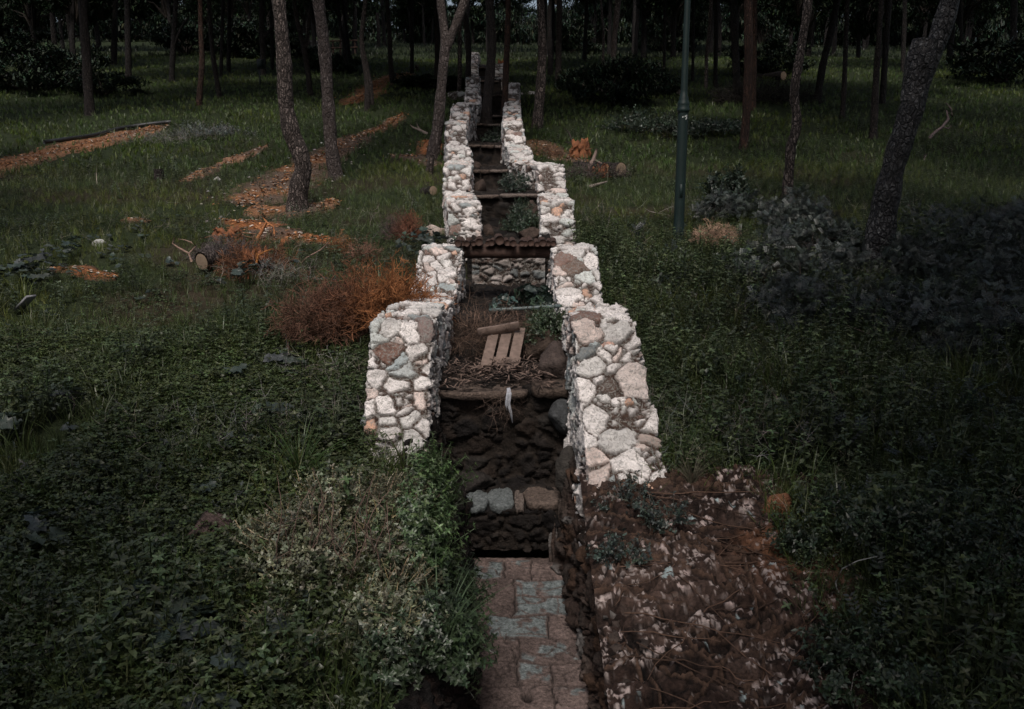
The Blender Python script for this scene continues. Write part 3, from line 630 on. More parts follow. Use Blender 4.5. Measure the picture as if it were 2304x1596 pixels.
def tree(label, pts, w0, w1, mat='bark', top=8.5, cr=(2.2, 1.7), var=0, branches=(), lean=0, Y=None, group='pine trees', name='pine_tree', crown=True, seed=None, cat='tree', knob=None):
    """pts: base first, traced upward; w0, w1: width at the base and at the last traced point, in the same 2304 px frame"""
    seed = seed if seed is not None else len(TREES) * 13 + 5; rs = np.random.RandomState(seed)
    if Y is None: Y = hit(*pts[0])[1]
    W = trunk_line(pts, Y, top, lean, rs); b = W[0].copy(); b[2] = float(H(b[0], b[1]))
    W = np.concatenate([[W[0] + np.array([0, 0, -.35])], W]); near = Y < 20
    root = empty(name, tuple(b), label, cat, group)
    s = Soup(); wl = len(pts); Wp = W[:wl + 1]; te = np.linalg.norm(np.diff(Wp, axis=0), axis=1).sum()
    sc_ = Y / FOC
    end, V = trunk_mesh(s, W - b, w0 * sc_, w1 * sc_, 20 if near else 9, .06 if near else .2, .10 if near else .05, seed=seed, taper_end=te)
    if knob:
        kp = at(knob[0], knob[1], Y) - b; kq = at(knob[2], knob[3], Y) - b
        kd = kp - kq; tube(s, np.array([kq, kq + kd * .35, kq + kd * .7, kp, kp + kd * .03]), np.array([.8, 1.0, 1.02, .9, .55]) * knob[4] * sc_ / 2, (.1, .1, .1), 20, True, .07)
    s.build('trunk', M[mat], root, True)
    for br in branches:
        q = Soup(); bp = [at(p[0], p[1], Y) - b for p in br[0]]; bp = np.array(bp)
        ex = br[3] if len(br) > 3 else 0
        if ex:
            d = bp[-1] - bp[-2]; d /= np.linalg.norm(d)
            for i_ in range(ex): d = d * .8 + np.array([0, rs.uniform(-.2, .2), .35]); d /= np.linalg.norm(d); bp = np.concatenate([bp, [bp[-1] + d * .8]])
        e2, _ = trunk_mesh(q, bp, br[1] * sc_, br[2] * sc_, 12 if near else 7, .1, .08, 0, seed=seed + 3)
        q.build('branch', M[mat], root, True)
        if ex and crown: add_crown(root, tuple(e2), cr[0] * .7, cr[1] * .7, (var + 1) % 4, seed)
    if crown: add_crown(root, tuple(end), cr[0], cr[1], var, seed)
    TREES.append(root); return root
def T(label, pts, w0, w1, mat='bark', **k):
    if hit(*pts[0])[1] > 22 and 'cr' not in k: k['top'] = 6.6; k['cr'] = (3.8, 2.3)  # far crowns, out of view, set low and wide to shade the grass
    return tree(label, pts, w0, w1, mat, **k)
T('pine with a sharp kink low in its trunk, left of the two big pines', [(668, 476), (672, 420), (684, 378), (678, 350), (655, 300), (642, 229), (640, 150), (634, 70), (627, 0)], 44, 28, var=0, top=9)
T('slim slightly leaning pine, right one of the two big pines by the dirt path', [(757, 405), (745, 330), (737, 211), (731, 120), (724, 60), (716, 0)], 31, 24, 'bark_pale', var=1, top=9.5)
T('pine forking into a wide Y just left of the stone wall', [(972, 358), (985, 290), (993, 200), (999, 130), (1004, 104), (998, 60), (991, 0)], 30, 17, var=2, branches=[([(1003, 112), (1020, 70), (1036, 30), (1050, -10)], 20, 18, 4)], top=9, mat='bark_pale')
T('straight rough barked pine right of the stone wall with slightly bowed trunk', [(1208, 287), (1215, 220), (1221, 120), (1219, 50), (1216, 0)], 26, 16, var=3, top=9)
T('pale grey pine trunk high on the slope, right of the channel', [(1379, 158), (1382, 90), (1388, 30), (1391, 0)], 11, 13, 'bark_pale', var=0, top=10)
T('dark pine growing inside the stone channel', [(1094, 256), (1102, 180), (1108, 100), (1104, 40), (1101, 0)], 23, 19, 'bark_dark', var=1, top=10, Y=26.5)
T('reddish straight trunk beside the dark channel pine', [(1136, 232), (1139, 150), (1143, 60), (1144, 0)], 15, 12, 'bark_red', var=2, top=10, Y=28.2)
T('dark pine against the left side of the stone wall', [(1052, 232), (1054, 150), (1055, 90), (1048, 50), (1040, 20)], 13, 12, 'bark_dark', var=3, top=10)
T('thin pale pine between the forked pine and the stone wall', [(1033, 213), (1035, 150), (1034, 70), (1036, 0)], 10, 9, 'bark', var=0, top=10)
T('curved dark pine with two stems beside the orange uphill path', [(826, 252), (828, 190), (818, 130), (812, 90), (818, 40), (823, 0)], 15, 9, 'bark_dark', var=1, branches=[([(838, 236), (835, 190), (826, 150), (820, 120)], 9, 7)], top=10)
T('pine at the far end of the orange path with faintly bent trunk', [(883, 187), (878, 130), (876, 70), (871, 0)], 12, 9, 'bark_dark', var=2, top=10)
T('straight dark pine just past the end of the orange path', [(927, 168), (927, 90), (926, 0)], 9, 8, 'bark_far', var=3, top=9)
T('dark pine trunk behind the fork of the Y shaped pine', [(983, 182), (984, 100), (982, 0)], 12, 10, 'bark_dark', var=0, top=10)
T('pine right of the stone wall behind the bowed pine', [(1256, 202), (1257, 100), (1259, 0)], 15, 12, 'bark_dark', var=1, top=10)
T('slim pine with a long curved limb left of the two big pines', [(698, 214), (694, 170), (684, 110), (676, 75), (664, 30), (662, 0)], 14, 9, 'bark_dark', var=2, branches=[([(686, 115), (694, 70), (697, 20)], 8, 6)], top=9)
T('pale based thin pine on the left slope', [(447, 237), (451, 190), (455, 140), (452, 80), (450, 0)], 14, 10, 'bark_red', var=3, top=9)
T('thin pine leaning left behind the pale based pine', [(495, 222), (486, 170), (477, 110), (473, 60), (470, 0)], 12, 9, 'bark_dark', var=0, top=9)
T('stout dim pine standing alone at the left above the orange path', [(203, 260), (198, 200), (194, 120), (188, 50), (185, 0)], 22, 18, 'bark_dark', var=1, top=9)
T('forked dark pine with an arm to the right on the left slope', [(386, 184), (388, 130), (392, 60), (396, 0)], 13, 10, 'bark_far', var=2, branches=[([(392, 100), (408, 60), (424, 40)], 7, 4)], top=9)
T('dark trunk left of the forked dark pine', [(289, 182), (288, 100), (286, 0)], 14, 12, 'bark_far', var=3, top=9)
T('dark trunk at the shaded upper left', [(256, 146), (257, 80), (260, 0)], 13, 11, 'bark_far', var=0, top=9)
T('pale stick thin trunk at the upper left', [(142, 70), (142, 30), (141, 0)], 5, 5, 'bark_pale', var=1, top=9)
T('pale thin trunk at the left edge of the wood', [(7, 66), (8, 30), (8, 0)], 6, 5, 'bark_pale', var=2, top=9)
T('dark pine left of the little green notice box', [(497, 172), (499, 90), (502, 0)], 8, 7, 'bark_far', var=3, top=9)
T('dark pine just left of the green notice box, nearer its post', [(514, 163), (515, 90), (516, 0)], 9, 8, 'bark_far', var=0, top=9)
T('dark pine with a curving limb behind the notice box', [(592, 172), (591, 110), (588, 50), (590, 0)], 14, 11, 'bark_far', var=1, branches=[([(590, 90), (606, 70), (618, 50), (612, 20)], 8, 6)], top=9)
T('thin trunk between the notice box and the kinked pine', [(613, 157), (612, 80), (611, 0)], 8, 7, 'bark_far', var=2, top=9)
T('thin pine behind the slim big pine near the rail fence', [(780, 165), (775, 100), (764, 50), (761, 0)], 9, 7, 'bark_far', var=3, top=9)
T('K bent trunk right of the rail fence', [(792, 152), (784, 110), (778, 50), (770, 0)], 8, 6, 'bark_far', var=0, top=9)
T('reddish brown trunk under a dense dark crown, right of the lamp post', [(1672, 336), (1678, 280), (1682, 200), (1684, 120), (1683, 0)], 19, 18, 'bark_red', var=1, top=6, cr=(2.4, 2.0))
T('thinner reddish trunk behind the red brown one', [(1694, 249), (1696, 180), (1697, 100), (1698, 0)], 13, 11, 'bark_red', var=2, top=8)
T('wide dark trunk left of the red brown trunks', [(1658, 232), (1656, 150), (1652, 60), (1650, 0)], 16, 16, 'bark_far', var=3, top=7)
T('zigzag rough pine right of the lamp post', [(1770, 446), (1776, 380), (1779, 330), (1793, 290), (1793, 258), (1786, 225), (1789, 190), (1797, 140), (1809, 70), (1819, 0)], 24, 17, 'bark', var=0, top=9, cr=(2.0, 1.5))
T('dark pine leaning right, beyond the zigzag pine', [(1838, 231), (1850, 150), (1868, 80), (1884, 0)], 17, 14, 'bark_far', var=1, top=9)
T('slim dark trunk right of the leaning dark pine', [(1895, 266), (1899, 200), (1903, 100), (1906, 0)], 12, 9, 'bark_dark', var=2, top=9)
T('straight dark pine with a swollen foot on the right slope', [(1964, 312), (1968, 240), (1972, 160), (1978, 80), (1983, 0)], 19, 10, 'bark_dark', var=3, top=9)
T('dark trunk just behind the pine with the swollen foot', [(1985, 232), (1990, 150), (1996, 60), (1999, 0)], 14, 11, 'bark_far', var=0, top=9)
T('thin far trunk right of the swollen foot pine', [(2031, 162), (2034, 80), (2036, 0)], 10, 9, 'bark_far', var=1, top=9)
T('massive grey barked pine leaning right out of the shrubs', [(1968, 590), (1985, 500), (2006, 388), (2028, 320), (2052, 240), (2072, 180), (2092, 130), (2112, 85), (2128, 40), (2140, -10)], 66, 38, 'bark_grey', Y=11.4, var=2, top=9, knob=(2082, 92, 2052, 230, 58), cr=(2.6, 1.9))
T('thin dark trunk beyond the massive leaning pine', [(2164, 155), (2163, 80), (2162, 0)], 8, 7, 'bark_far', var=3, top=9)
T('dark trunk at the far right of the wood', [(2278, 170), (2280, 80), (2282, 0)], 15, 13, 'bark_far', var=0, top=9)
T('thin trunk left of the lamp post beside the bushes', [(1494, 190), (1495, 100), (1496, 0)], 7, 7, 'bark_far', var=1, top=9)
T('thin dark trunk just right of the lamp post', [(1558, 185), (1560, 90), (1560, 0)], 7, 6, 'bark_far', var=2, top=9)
T('slender pale trunk right of the lamp post', [(1588, 199), (1590, 120), (1597, 60), (1600, 0)], 7, 8, 'bark_pale', var=3, top=9)
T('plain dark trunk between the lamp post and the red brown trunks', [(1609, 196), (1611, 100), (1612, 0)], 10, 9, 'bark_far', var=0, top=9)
T('pale thin trunk in front of the bushes left of the lamp post', [(1357, 152), (1358, 80), (1352, 0)], 6, 5, 'bark_pale', var=1, top=9)
# the wood behind: many more pines, all alike in the gloom
protos = []
for k in range(4):
    s = Soup(); rs = np.random.RandomState(900 + k)
    W = np.array([[0, 0, -.5], [rs.uniform(-.1, .1), 0, 1.5], [rs.uniform(-.3, .3), 0, 3.5], [rs.uniform(-.5, .5), 0, 6.0]])
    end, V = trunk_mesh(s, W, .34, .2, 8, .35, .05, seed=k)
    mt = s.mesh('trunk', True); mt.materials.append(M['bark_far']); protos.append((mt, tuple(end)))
used = [np.array([t.location.x, t.location.y]) for t in TREES]
rs = np.random.RandomState(33); cnt = 0
def far_pine(x, y, k, s, cz, cr, label, group):
    mt, e = protos[k]
    r = empty('pine_tree', (x, y, float(H(x, y))), label, 'tree', group, rs.uniform(0, 6.28)); r.scale = (s, s, s)
    o = bpy.data.objects.new('trunk', mt); C.objects.link(o); o.parent = r
    add_crown(r, (e[0], e[1], cz), cr[0], cr[1], k, 0)
for tries in range(4000):
    y = 44 + 78 * rs.uniform() ** .8; x = rs.uniform(-.72, .72) * y
    if any(np.hypot(u[0] - x, u[1] - y) < (1.9 if y < 70 else 2.1) for u in used): continue
    if y < 56 and abs(x + 1.4) < 2.2: continue
    if 60 > y and -9 < x < -2.8 and rs.uniform() < .6: continue
    used.append(np.array([x, y])); cnt += 1
    hi = abs(x) / y < .16
    far_pine(x, y, cnt % 4, rs.uniform(.85, 1.2), rs.uniform(5.2, 6.5) if (hi and y < 90) else rs.uniform(3.3, 4.9), (rs.uniform(2.3, 3.2), rs.uniform(2.0, 3.0)), 'one of the many dark pines in the gloom of the wood at the top', 'dark pines filling the wood at the top')
    if cnt >= 190: break
# unseen trees added beside and behind the viewer so their crowns shade the sides
for (x, y, z, cr, ch, k) in ((2.9, -1.3, 5.6, 2.3, 1.9, 0), (5.2, 1.2, 5.8, 2.6, 2.0, 1), (5.0, 5.4, 6.2, 2.3, 1.8, 2), (8.6, 9.6, 6.8, 2.8, 2.2, 3), (7.8, 2.5, 6.0, 3.0, 2.2, 0), (-6.4, -.6, 5.8, 2.5, 2.0, 1), (-4.6, -3.2, 5.6, 2.1, 1.8, 2), (-9.6, 1.2, 6.2, 2.6, 2.0, 3), (-11.5, 9.5, 7, 2.8, 2.0, 0), (-14, 16, 7.5, 3.0, 2.2, 3), (12.6, 16, 7.5, 3.2, 2.4, 1), (15.2, 23, 8, 3.4, 2.4, 0), (-19, 26, 7.5, 3.2, 2.4, 1), (20.5, 31, 8, 3.6, 2.6, 2), (-24, 36, 7.5, 3.6, 2.8, 3), (26, 40, 7.5, 3.6, 2.8, 2), (11.5, 5.5, 6.5, 3.2, 2.3, 2), (4.4, 3.9, 5.4, 2.1, 1.8, 3), (6.9, 6.4, 6.2, 2.6, 2.0, 0), (-3.3, -1.5, 5.4, 2.0, 1.8, 2), (-5.6, -2.0, 5.8, 2.4, 1.9, 0), (2.2, -3.0, 5.6, 1.8, 1.6, 2), (3.9, .9, 5.2, 2.2, 1.8, 1), (-4.6, .4, 5.4, 2.2, 1.8, 3)):
    far_pine(x, y, k, 1.15, z, (cr, ch), 'unseen pine added so its crown shades the slope', 'added pines out of view')

# ------------------------------------------------------------------ plant templates
def kite(L, Wd, fold=.2, droop=.15, n=1):
    """one leaf lying along +x: two folded halves"""
    if n == 1:
        V = np.array([[0, 0, 0], [L * .45, Wd / 2, fold * Wd], [L, 0, -droop * L], [L * .5, 0, 0], [L * .45, -Wd / 2, fold * Wd]])
        return V, np.array([[0, 3, 2, 1], [0, 4, 2, 3]])
    V = np.array([[0, 0, 0], [L * .22, Wd * .42, fold * Wd], [L * .55, Wd * .46, fold * Wd - droop * L * .3], [L, 0, -droop * L], [L * .22, -Wd * .42, fold * Wd], [L * .55, -Wd * .46, fold * Wd - droop * L * .3], [L * .25, 0, 0], [L * .6, 0, -droop * L * .35]])
    return V, np.array([[0, 6, 1, 1], [6, 7, 2, 1], [7, 3, 2, 2], [0, 4, 6, 6], [6, 4, 5, 7], [7, 5, 3, 3]])
def rot(V, yaw=0, pitch=0, roll=0):
    M_ = np.array(Matrix.Rotation(yaw, 3, 'Z') @ Matrix.Rotation(-pitch, 3, 'Y') @ Matrix.Rotation(roll, 3, 'X')); return V @ M_.T
def strip(s, pts, wd, col, nrm=None):
    pts = np.asarray(pts, float); n = len(pts); wd = np.broadcast_to(wd, (n,))
    T_ = np.gradient(pts, axis=0); S_ = np.cross(T_, nrm if nrm is not None else [0, 0, 1.]); S_ /= np.linalg.norm(S_, axis=1)[:, None] + 1e-9
    V = np.stack([pts - S_ * wd[:, None] / 2, pts + S_ * wd[:, None] / 2], 1).reshape(-1, 3)
    i = np.arange(n - 1) * 2; s.add(V, np.stack([i, i + 1, i + 3, i + 2], -1), col)
def pack(s): return np.concatenate(s.V), np.concatenate(s.Q), np.concatenate(s.K)
def t_grass(seed, nb, h, wd, seg=2, spread=.5, bend=.5):
    rs = np.random.RandomState(seed); s = Soup()
    for i in range(nb):
        a = rs.uniform(0, 6.28); d = np.array([math.cos(a), math.sin(a), 0]); hh = h * rs.uniform(.55, 1.1); o = d * rs.uniform(0, .35) * h * spread
        lean = rs.uniform(.15, 1) * bend; u = np.linspace(0, 1, seg + 1)
        pts = o + np.outer(u ** 1.6 * lean * hh, d) + np.outer(hh * (u - .35 * lean * u ** 2.5), [0, 0, 1])
        ww = wd * np.array([1, .85, .15]) if seg == 2 else wd * np.array([.8, 1, .8, .45, .05])[:seg + 1]
        strip(s, pts, ww, np.array([1, 1, 1]) * rs.uniform(.7, 1.25), np.cross(d, [0, 0, 1]) if rs.uniform() < .5 else d)
    return pack(s)
def t_weed(seed, h, nn, L, lo=False, wr=.5):
    rs = np.random.RandomState(seed); s = Soup(); lean = rs.uniform(-.15, .15, 2); top = np.array([lean[0] * h, lean[1] * h, h])
    strip(s, [[0, 0, 0], top * .5 + [.02 * h, 0, 0], top], h * .018, (.7, .8, .6)); strip(s, [[0, 0, 0], top * .5 + [.02 * h, 0, 0], top], h * .018, (.7, .8, .6), [1, 0, 0])
    for i in range(nn):
        u = .25 + .75 * i / (nn - 1); p = top * u; a0 = i * 1.57 + rs.uniform(-.3, .3); sz = L * (1.1 - .55 * u) * rs.uniform(.8, 1.15); k = 2 if i < nn - 1 else 4
        for j in range(k):
            a = a0 + j * 6.283 / k; V, Q = kite(sz, sz * wr, .15, .25, 1 if lo else 2)
            V = rot(V, a, rs.uniform(-.1, .45) + (.3 if i == nn - 1 else 0), rs.uniform(-.3, .3)) + p; s.add(V, Q, np.array([1, 1, 1]) * rs.uniform(.75, 1.2) * (.8 + .35 * u))
    return pack(s)
def t_clover(seed, n=11, rad=.13, L=.022):
    rs = np.random.RandomState(seed); s = Soup()
    for i in range(n):
        r_ = rad * math.sqrt(rs.uniform()); a = rs.uniform(0, 6.28); p = np.array([r_ * math.cos(a), r_ * math.sin(a), rs.uniform(.05, .14)]); ya = rs.uniform(0, 6.28); sz = L * rs.uniform(.7, 1.3); tl = rs.uniform(-.3, .3); c = rs.uniform(.7, 1.25)
        for j in range(3):
            V = np.array([[0, 0, 0], [sz * .8, sz * .5, .12 * sz], [sz * .78, 0, -.12 * sz], [sz * .8, -sz * .5, .12 * sz]])
            s.add(rot(V, ya + j * 2.094, rs.uniform(-.25, .25) + tl) + p, [[0, 2, 1, 1], [0, 3, 2, 2]], np.array([1, 1, 1]) * c)
        if i % 3 == 0: strip(s, [p * [.7, .7, 0], p], .003, (.6, .6, .45), [0, 1, 0])
    return pack(s)
def t_broad(seed, n=4, Rr=.09):
    rs = np.random.RandomState(seed); s = Soup()
    for i in range(n):
        a0 = rs.uniform(0, 6.28); d = rs.uniform(.03, .16); p = np.array([d * math.cos(a0), d * math.sin(a0), rs.uniform(.1, .24)]); k = 14; a = np.arange(k) / k * 6.283
        r_ = Rr * rs.uniform(.6, 1.15) * (1 + .16 * np.cos(a * 7) + .06 * rs.normal(0, 1, k)) * (1 - .35 * np.exp(-((a - math.pi) / .35) ** 2))
        V = np.stack([r_ * np.cos(a), r_ * np.sin(a), .22 * r_ * np.sin(a * 3.5 + i) * .8], -1); V = np.concatenate([[[-Rr * .15, 0, -.01]], V])
        V = rot(V, a0, rs.uniform(-.5, .2), rs.uniform(-.4, .4)) + p
        s.add(V, [[0, 1 + q, 1 + (q + 1) % k, 1 + (q + 1) % k] for q in range(k)], np.array([1, 1, 1]) * rs.uniform(.75, 1.25)); strip(s, [[0, 0, 0], p * .6, p], .006, (.6, .7, .5), [0, 1, 0])
    return pack(s)
def t_pinnate(seed, n=3, L=.13, np_=5):
    rs = np.random.RandomState(seed); s = Soup()
    for i in range(n):
        a0 = rs.uniform(0, 6.28); pit = rs.uniform(-.1, .7)
        for j in range(np_):
            for sd_ in (-1, 1):
                V, Q = kite(.036, .015, .1, .1); V = rot(V, sd_ * .95, 0) + [L * (j + 1) / (np_ + .5), 0, 0]; V = rot(V, a0, pit); s.add(V, Q, np.array([1, 1, 1]) * rs.uniform(.7, 1.3))
    return pack(s)
def t_twig(seed, n=5, h=.3, r=.0022, k=3):
    rs = np.random.RandomState(seed); s = Soup()
    p = np.array([0., 0, 0]); d = np.array([0, 0, 1.]); pts = [p]
    for i in range(6): d = d + rs.normal(0, .28, 3); d /= np.linalg.norm(d); p = p + d * h / 6; pts.append(p)
    tube(s, pts, np.linspace(r, r * .4, 7), (1, 1, 1), k, False)
    for i in range(n):
        b = pts[rs.randint(1, 6)]; q = b; d2 = rs.normal(0, 1, 3); d2[2] = abs(d2[2]); d2 /= np.linalg.norm(d2); pp = [q]
        for j in range(3): d2 = d2 + rs.normal(0, .3, 3); d2 /= np.linalg.norm(d2); q = q + d2 * h * .13; pp.append(q)
        tube(s, pp, np.linspace(r * .6, r * .3, 4), np.array([1, 1, 1]) * rs.uniform(.7, 1.3), k, False)
    return pack(s)
GR_N = [t_grass(i, 9, .20, .0065) for i in range(4)]; GR_L = [t_grass(10 + i, 8, .34, .008, 4, .4, .75) for i in range(3)]
GR_F = [t_grass(20 + i, 8, .13, .012) for i in range(3)]
WEED = [t_weed(i, .30, 6, .062) for i in range(4)]; WEED_F = [t_weed(30 + i, .22, 5, .055, True) for i in range(3)]
CLO = [t_clover(i) for i in range(4)]; BRO = [t_broad(i) for i in range(3)]; PIN = [t_pinnate(i) for i in range(4)]; TW = [t_twig(i) for i in range(5)]; TWT = [t_twig(20 + i, 6, .3, .0058) for i in range(5)]
GREENG = np.array([.062, .084, .028]); GREEND = np.array([.050, .066, .030]); GREENC = np.array([.056, .076, .026]); GREY = np.array([.070, .092, .078]); MAST = np.array([.058, .070, .064])
def cols(n, base, v=.3, hue=.12): return base * (1 + v * RS.uniform(-1, 1, (n, 1))) * (1 + hue * RS.uniform(-1, 1, (n, 3)))
def scatter(n, x0, x1, y0, y1, k=None, wedge=True, bankok=False):
    x = RS.uniform(x0, x1, n); y = RS.uniform(y0, y1, n)
    m = np.ones(n, bool)
    if wedge: m &= np.abs(x) < .66 * y + 1.2
    a = np.where(y < 6.3, -.62, LX(y) - .30); b = np.where(y < 5.95, .66, RX(y) + .30)
    m &= ~((x > a) & (x < b) & (y < 56))
    if not bankok: m &= ~((x > .5) & (x < 1.72 + .1 * n2(x, y, 3, 7)) & (y < 5.8))
    if k is not None: m &= k(x, y)
    x, y = x[m], y[m]; return np.stack([x, y, H(x, y)], -1)
def spread(s, tpls, p, smin, smax, base, v=.3, hue=.12, tilt=.25, colf=None, patchy=0):
    if len(p) == 0: return
    P3 = p * [1, 1, 0]; pz = 1 + patchy * fbm(P3, 1.7, 131, 2) * 1.6; pc = 1 + .35 * fbm(P3, 1.1, 137, 3)
    k = RS.randint(0, len(tpls), len(p))
    for i, t in enumerate(tpls):
        q = p[k == i]; n = len(q)
        if not n: continue
        c = cols(n, base, v, hue) * pc[k == i][:, None]
        if colf is not None: c = colf(q, c)
        s.inst(t, q, RS.uniform(0, 6.283, n), RS.uniform(smin, smax, n) * pz[k == i], c, RS.uniform(0, tilt, n))
nz = lambda x, y, sc_, sd_: n2(x, y, sc_, sd_, 3)
def yel(q, c):
    m = sstep(-.1, .5, n2(q[:, 0], q[:, 1], .35, 91))[:, None]; return c * (1 - m) + c * np.array([1.25, 1.12, .75]) * m
# near and mid ground grass
g = Soup()
p = scatter(16000, -6.5, 7, 2.8, 9.5, lambda x, y: nz(x, y, .8, 12) > -.25); spread(g, GR_N, p, .6, 1.5, GREENG * 1.1, colf=yel, tilt=.5, patchy=.3)
p = scatter(5200, -6.5, 7, 3, 11, lambda x, y: nz(x, y, .9, 14) > .0); spread(g, GR_L, p, .7, 1.4, GREENG * 1.1, colf=yel)
p = scatter(22000, -13, 14, 9, 21, lambda x, y: ~near_path(x, y, .15 + .85 * RS.uniform(size=len(x)))); spread(g, GR_N, p, .45, .95, GREENG * 1.25, colf=yel, tilt=.5)
tag(g.build('grass', M['leaf']), 'green grass on the near slope', kind='stuff')
g = Soup()
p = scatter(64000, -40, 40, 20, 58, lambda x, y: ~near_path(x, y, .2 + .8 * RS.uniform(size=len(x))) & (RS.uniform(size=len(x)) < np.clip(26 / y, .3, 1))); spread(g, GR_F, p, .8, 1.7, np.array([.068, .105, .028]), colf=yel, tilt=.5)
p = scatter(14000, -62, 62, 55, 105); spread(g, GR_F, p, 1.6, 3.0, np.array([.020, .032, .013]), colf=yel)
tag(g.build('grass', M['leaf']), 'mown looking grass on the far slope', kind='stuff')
# clover sheet on the left, mixed low weeds everywhere
g = Soup()
p = scatter(12000, -6.2, -1.0, 2.8, 9, lambda x, y: nz(x, y, .5, 21) > -.35); p[:, 2] += .02; spread(g, CLO, p, .8, 1.7, GREENC, .35, tilt=.3)
p = scatter(3500, -9, 9, 8, 15, lambda x, y: (nz(x, y, .4, 22) > 0) & ~near_path(x, y)); spread(g, CLO, p, .9, 1.5, GREEND * 1.1, .3)
tag(g.build('clover', M['leaf']), 'low clover covering the left slope', kind='stuff')
g = Soup()
R_ = lambda x, y: (x > .8) & (nz(x, y, .6, 25) > -.42)
p = scatter(15500, .95, 7.5, 3.6, 13.5, R_); p = p[~near_path(p[:, 0], p[:, 1])]; spread(g, WEED, p, .4, 1.25, GREEND * 1.3, .5, tilt=.5, patchy=.45)
p = scatter(6000, -6, -1.0, 2.9, 9, lambda x, y: nz(x, y, .7, 26) > .02); spread(g, WEED, p, .45, 1.25, GREEND * 1.2, .45, tilt=.45, patchy=.4)
p = scatter(2900, -6, -.62, 2.8, 5.4, lambda x, y: nz(x, y, .9, 29) > -.3); spread(g, WEED, p, .4, .95, GREEND * 1.05, .45, tilt=.45, patchy=.4)
p = scatter(15000, -12, 16, 8.5, 28, lambda x, y: (nz(x, y, .5, 27) > .0) & ~near_path(x, y, .6)); spread(g, WEED_F, p, .5, 1.3, np.array([.062, .078, .046]), .5, tilt=.5, patchy=.4)
p = scatter(5000, -1.55, -1.1, 6.2, 10.6); p2 = scatter(3000, 1.0, 1.5, 6.0, 13.5); p = np.concatenate([p, p2]); spread(g, WEED, p, .55, .95, GREEND * 1.1, .3, tilt=.3)
tag(g.build('leafy_weeds', M['leaf']), 'leafy green weeds crowding the slope and wall foot', kind='stuff')
g = Soup()
p = scatter(420, -7, 7, 3.2, 15, lambda x, y: nz(x, y, .5, 35) > .0); spread(g, BRO, p, .35, .7, GREY * .7, .3)
for (px, v, n_) in ((60, 640, 14), (130, 600, 10), (1440, 1120, 0), (420, 1440, 9), (500, 1500, 8), (120, 1180, 6), (650, 860, 7), (600, 1010, 7), (985, 560, 10), (940, 575, 8), (70, 940, 6), (560, 640, 8), (1400, 1120, 0)):
    h_ = hit(px, v); 
    if n_: q = h_ + np.stack([RS.normal(0, .25, n_), RS.normal(0, .25, n_), 0 * RS.uniform(size=n_)], -1); q[:, 2] = H(q[:, 0], q[:, 1]) + .08; spread(g, BRO, q, .5, .95, GREY * .75, .25)
tag(g.build('broadleaf_weeds', M['leaf']), 'round leaved mallow scattered through the undergrowth', kind='stuff')
# grey seed heads and dry stalks among the near grass
g = Soup()
p = scatter(1900, -7, 7.5, 3, 17, lambda x, y: nz(x, y, .8, 44) > .05); p[:, 2] += .05; spread(g, TW, p, .6, 1.3, np.array([.22, .20, .17]), .4, tilt=.9)
for (px, v, n_, rr) in ((450, 1020, 40, .35), (1300, 780, 0, .1), (380, 318, 160, .8), (640, 640, 70, .3), (760, 880, 60, .25), (720, 1000, 50, .25), (1560, 1010, 90, .35)):
    if n_: h_ = hit(px, v); q = h_ + np.stack([RS.normal(0, rr, n_), RS.normal(0, rr * .6, n_), np.zeros(n_)], -1); q[:, 2] = H(q[:, 0], q[:, 1]) + .06; spread(g, TW, q, .8, 1.4, np.array([.25, .24, .22]), .4, tilt=1.0)
tag(g.build('dry_stalks', M['twig']), 'pale dry stalks and seed heads in the grass', kind='stuff')
# litter: bark chips on the paths, pebbles
g = Soup(); Tc = (np.array([[-.5, -.2, 0], [.5, -.25, .05], [.55, .2, .02], [-.4, .25, .06]]), np.array([[0, 1, 2, 3]]), np.ones((4, 3)))
for i, (c_, hh) in enumerate(PATHS):
    n = int(900 * hh.max() * len(c_) / 160 * np.linalg.norm(np.diff(c_, axis=0), axis=1).sum() / 5)
    k = RS.randint(0, len(c_), n); r_ = RS.normal(0, .55, n); a = RS.uniform(0, 6.28, n)
    x = c_[k, 0] + r_ * hh[k] * np.cos(a); y = c_[k, 1] + r_ * hh[k] * np.sin(a); q = np.stack([x, y, H(x, y) + .045], -1)
    cc = np.where(RS.uniform(size=(n, 1)) < .6, np.array([[.42, .19, .08]]), np.array([[.42, .36, .31]])) * RS.uniform(.4, 1.3, (n, 1))
    s1 = RS.uniform(.03, .085, n); g.inst(Tc, q, RS.uniform(0, 6.28, n), s1, cc, RS.uniform(0, .5, n))
tag(g.build('wood_chips', M['wood']), 'orange and pale wood chips littering the dirt', kind='stuff')
ico = []
t_ = (1 + 5 ** .5) / 2; IV = np.array([[-1, t_, 0], [1, t_, 0], [-1, -t_, 0], [1, -t_, 0], [0, -1, t_], [0, 1, t_], [0, -1, -t_], [0, 1, -t_], [t_, 0, -1], [t_, 0, 1], [-t_, 0, -1], [-t_, 0, 1]]) / 1.9
IF = [[0, 11, 5], [0, 5, 1], [0, 1, 7], [0, 7, 10], [0, 10, 11], [1, 5, 9], [5, 11, 4], [11, 10, 2], [10, 7, 6], [7, 1, 8], [3, 9, 4], [3, 4, 2], [3, 2, 6], [3, 6, 8], [3, 8, 9], [4, 9, 5], [2, 4, 11], [6, 2, 10], [8, 6, 7], [9, 8, 1]]
PEB = [(IV * RS.uniform(.6, 1.25, IV.shape) * [1, .8, .55], np.array([[a, b, c, c] for a, b, c in IF]), np.ones((12, 3))) for _ in range(4)]
g = Soup(); p = scatter(1700, -9, 5, 7, 24, lambda x, y: near_path(x, y, 1.5)); spread(g, PEB, p, .015, .055, np.array([.38, .35, .34]), .4)
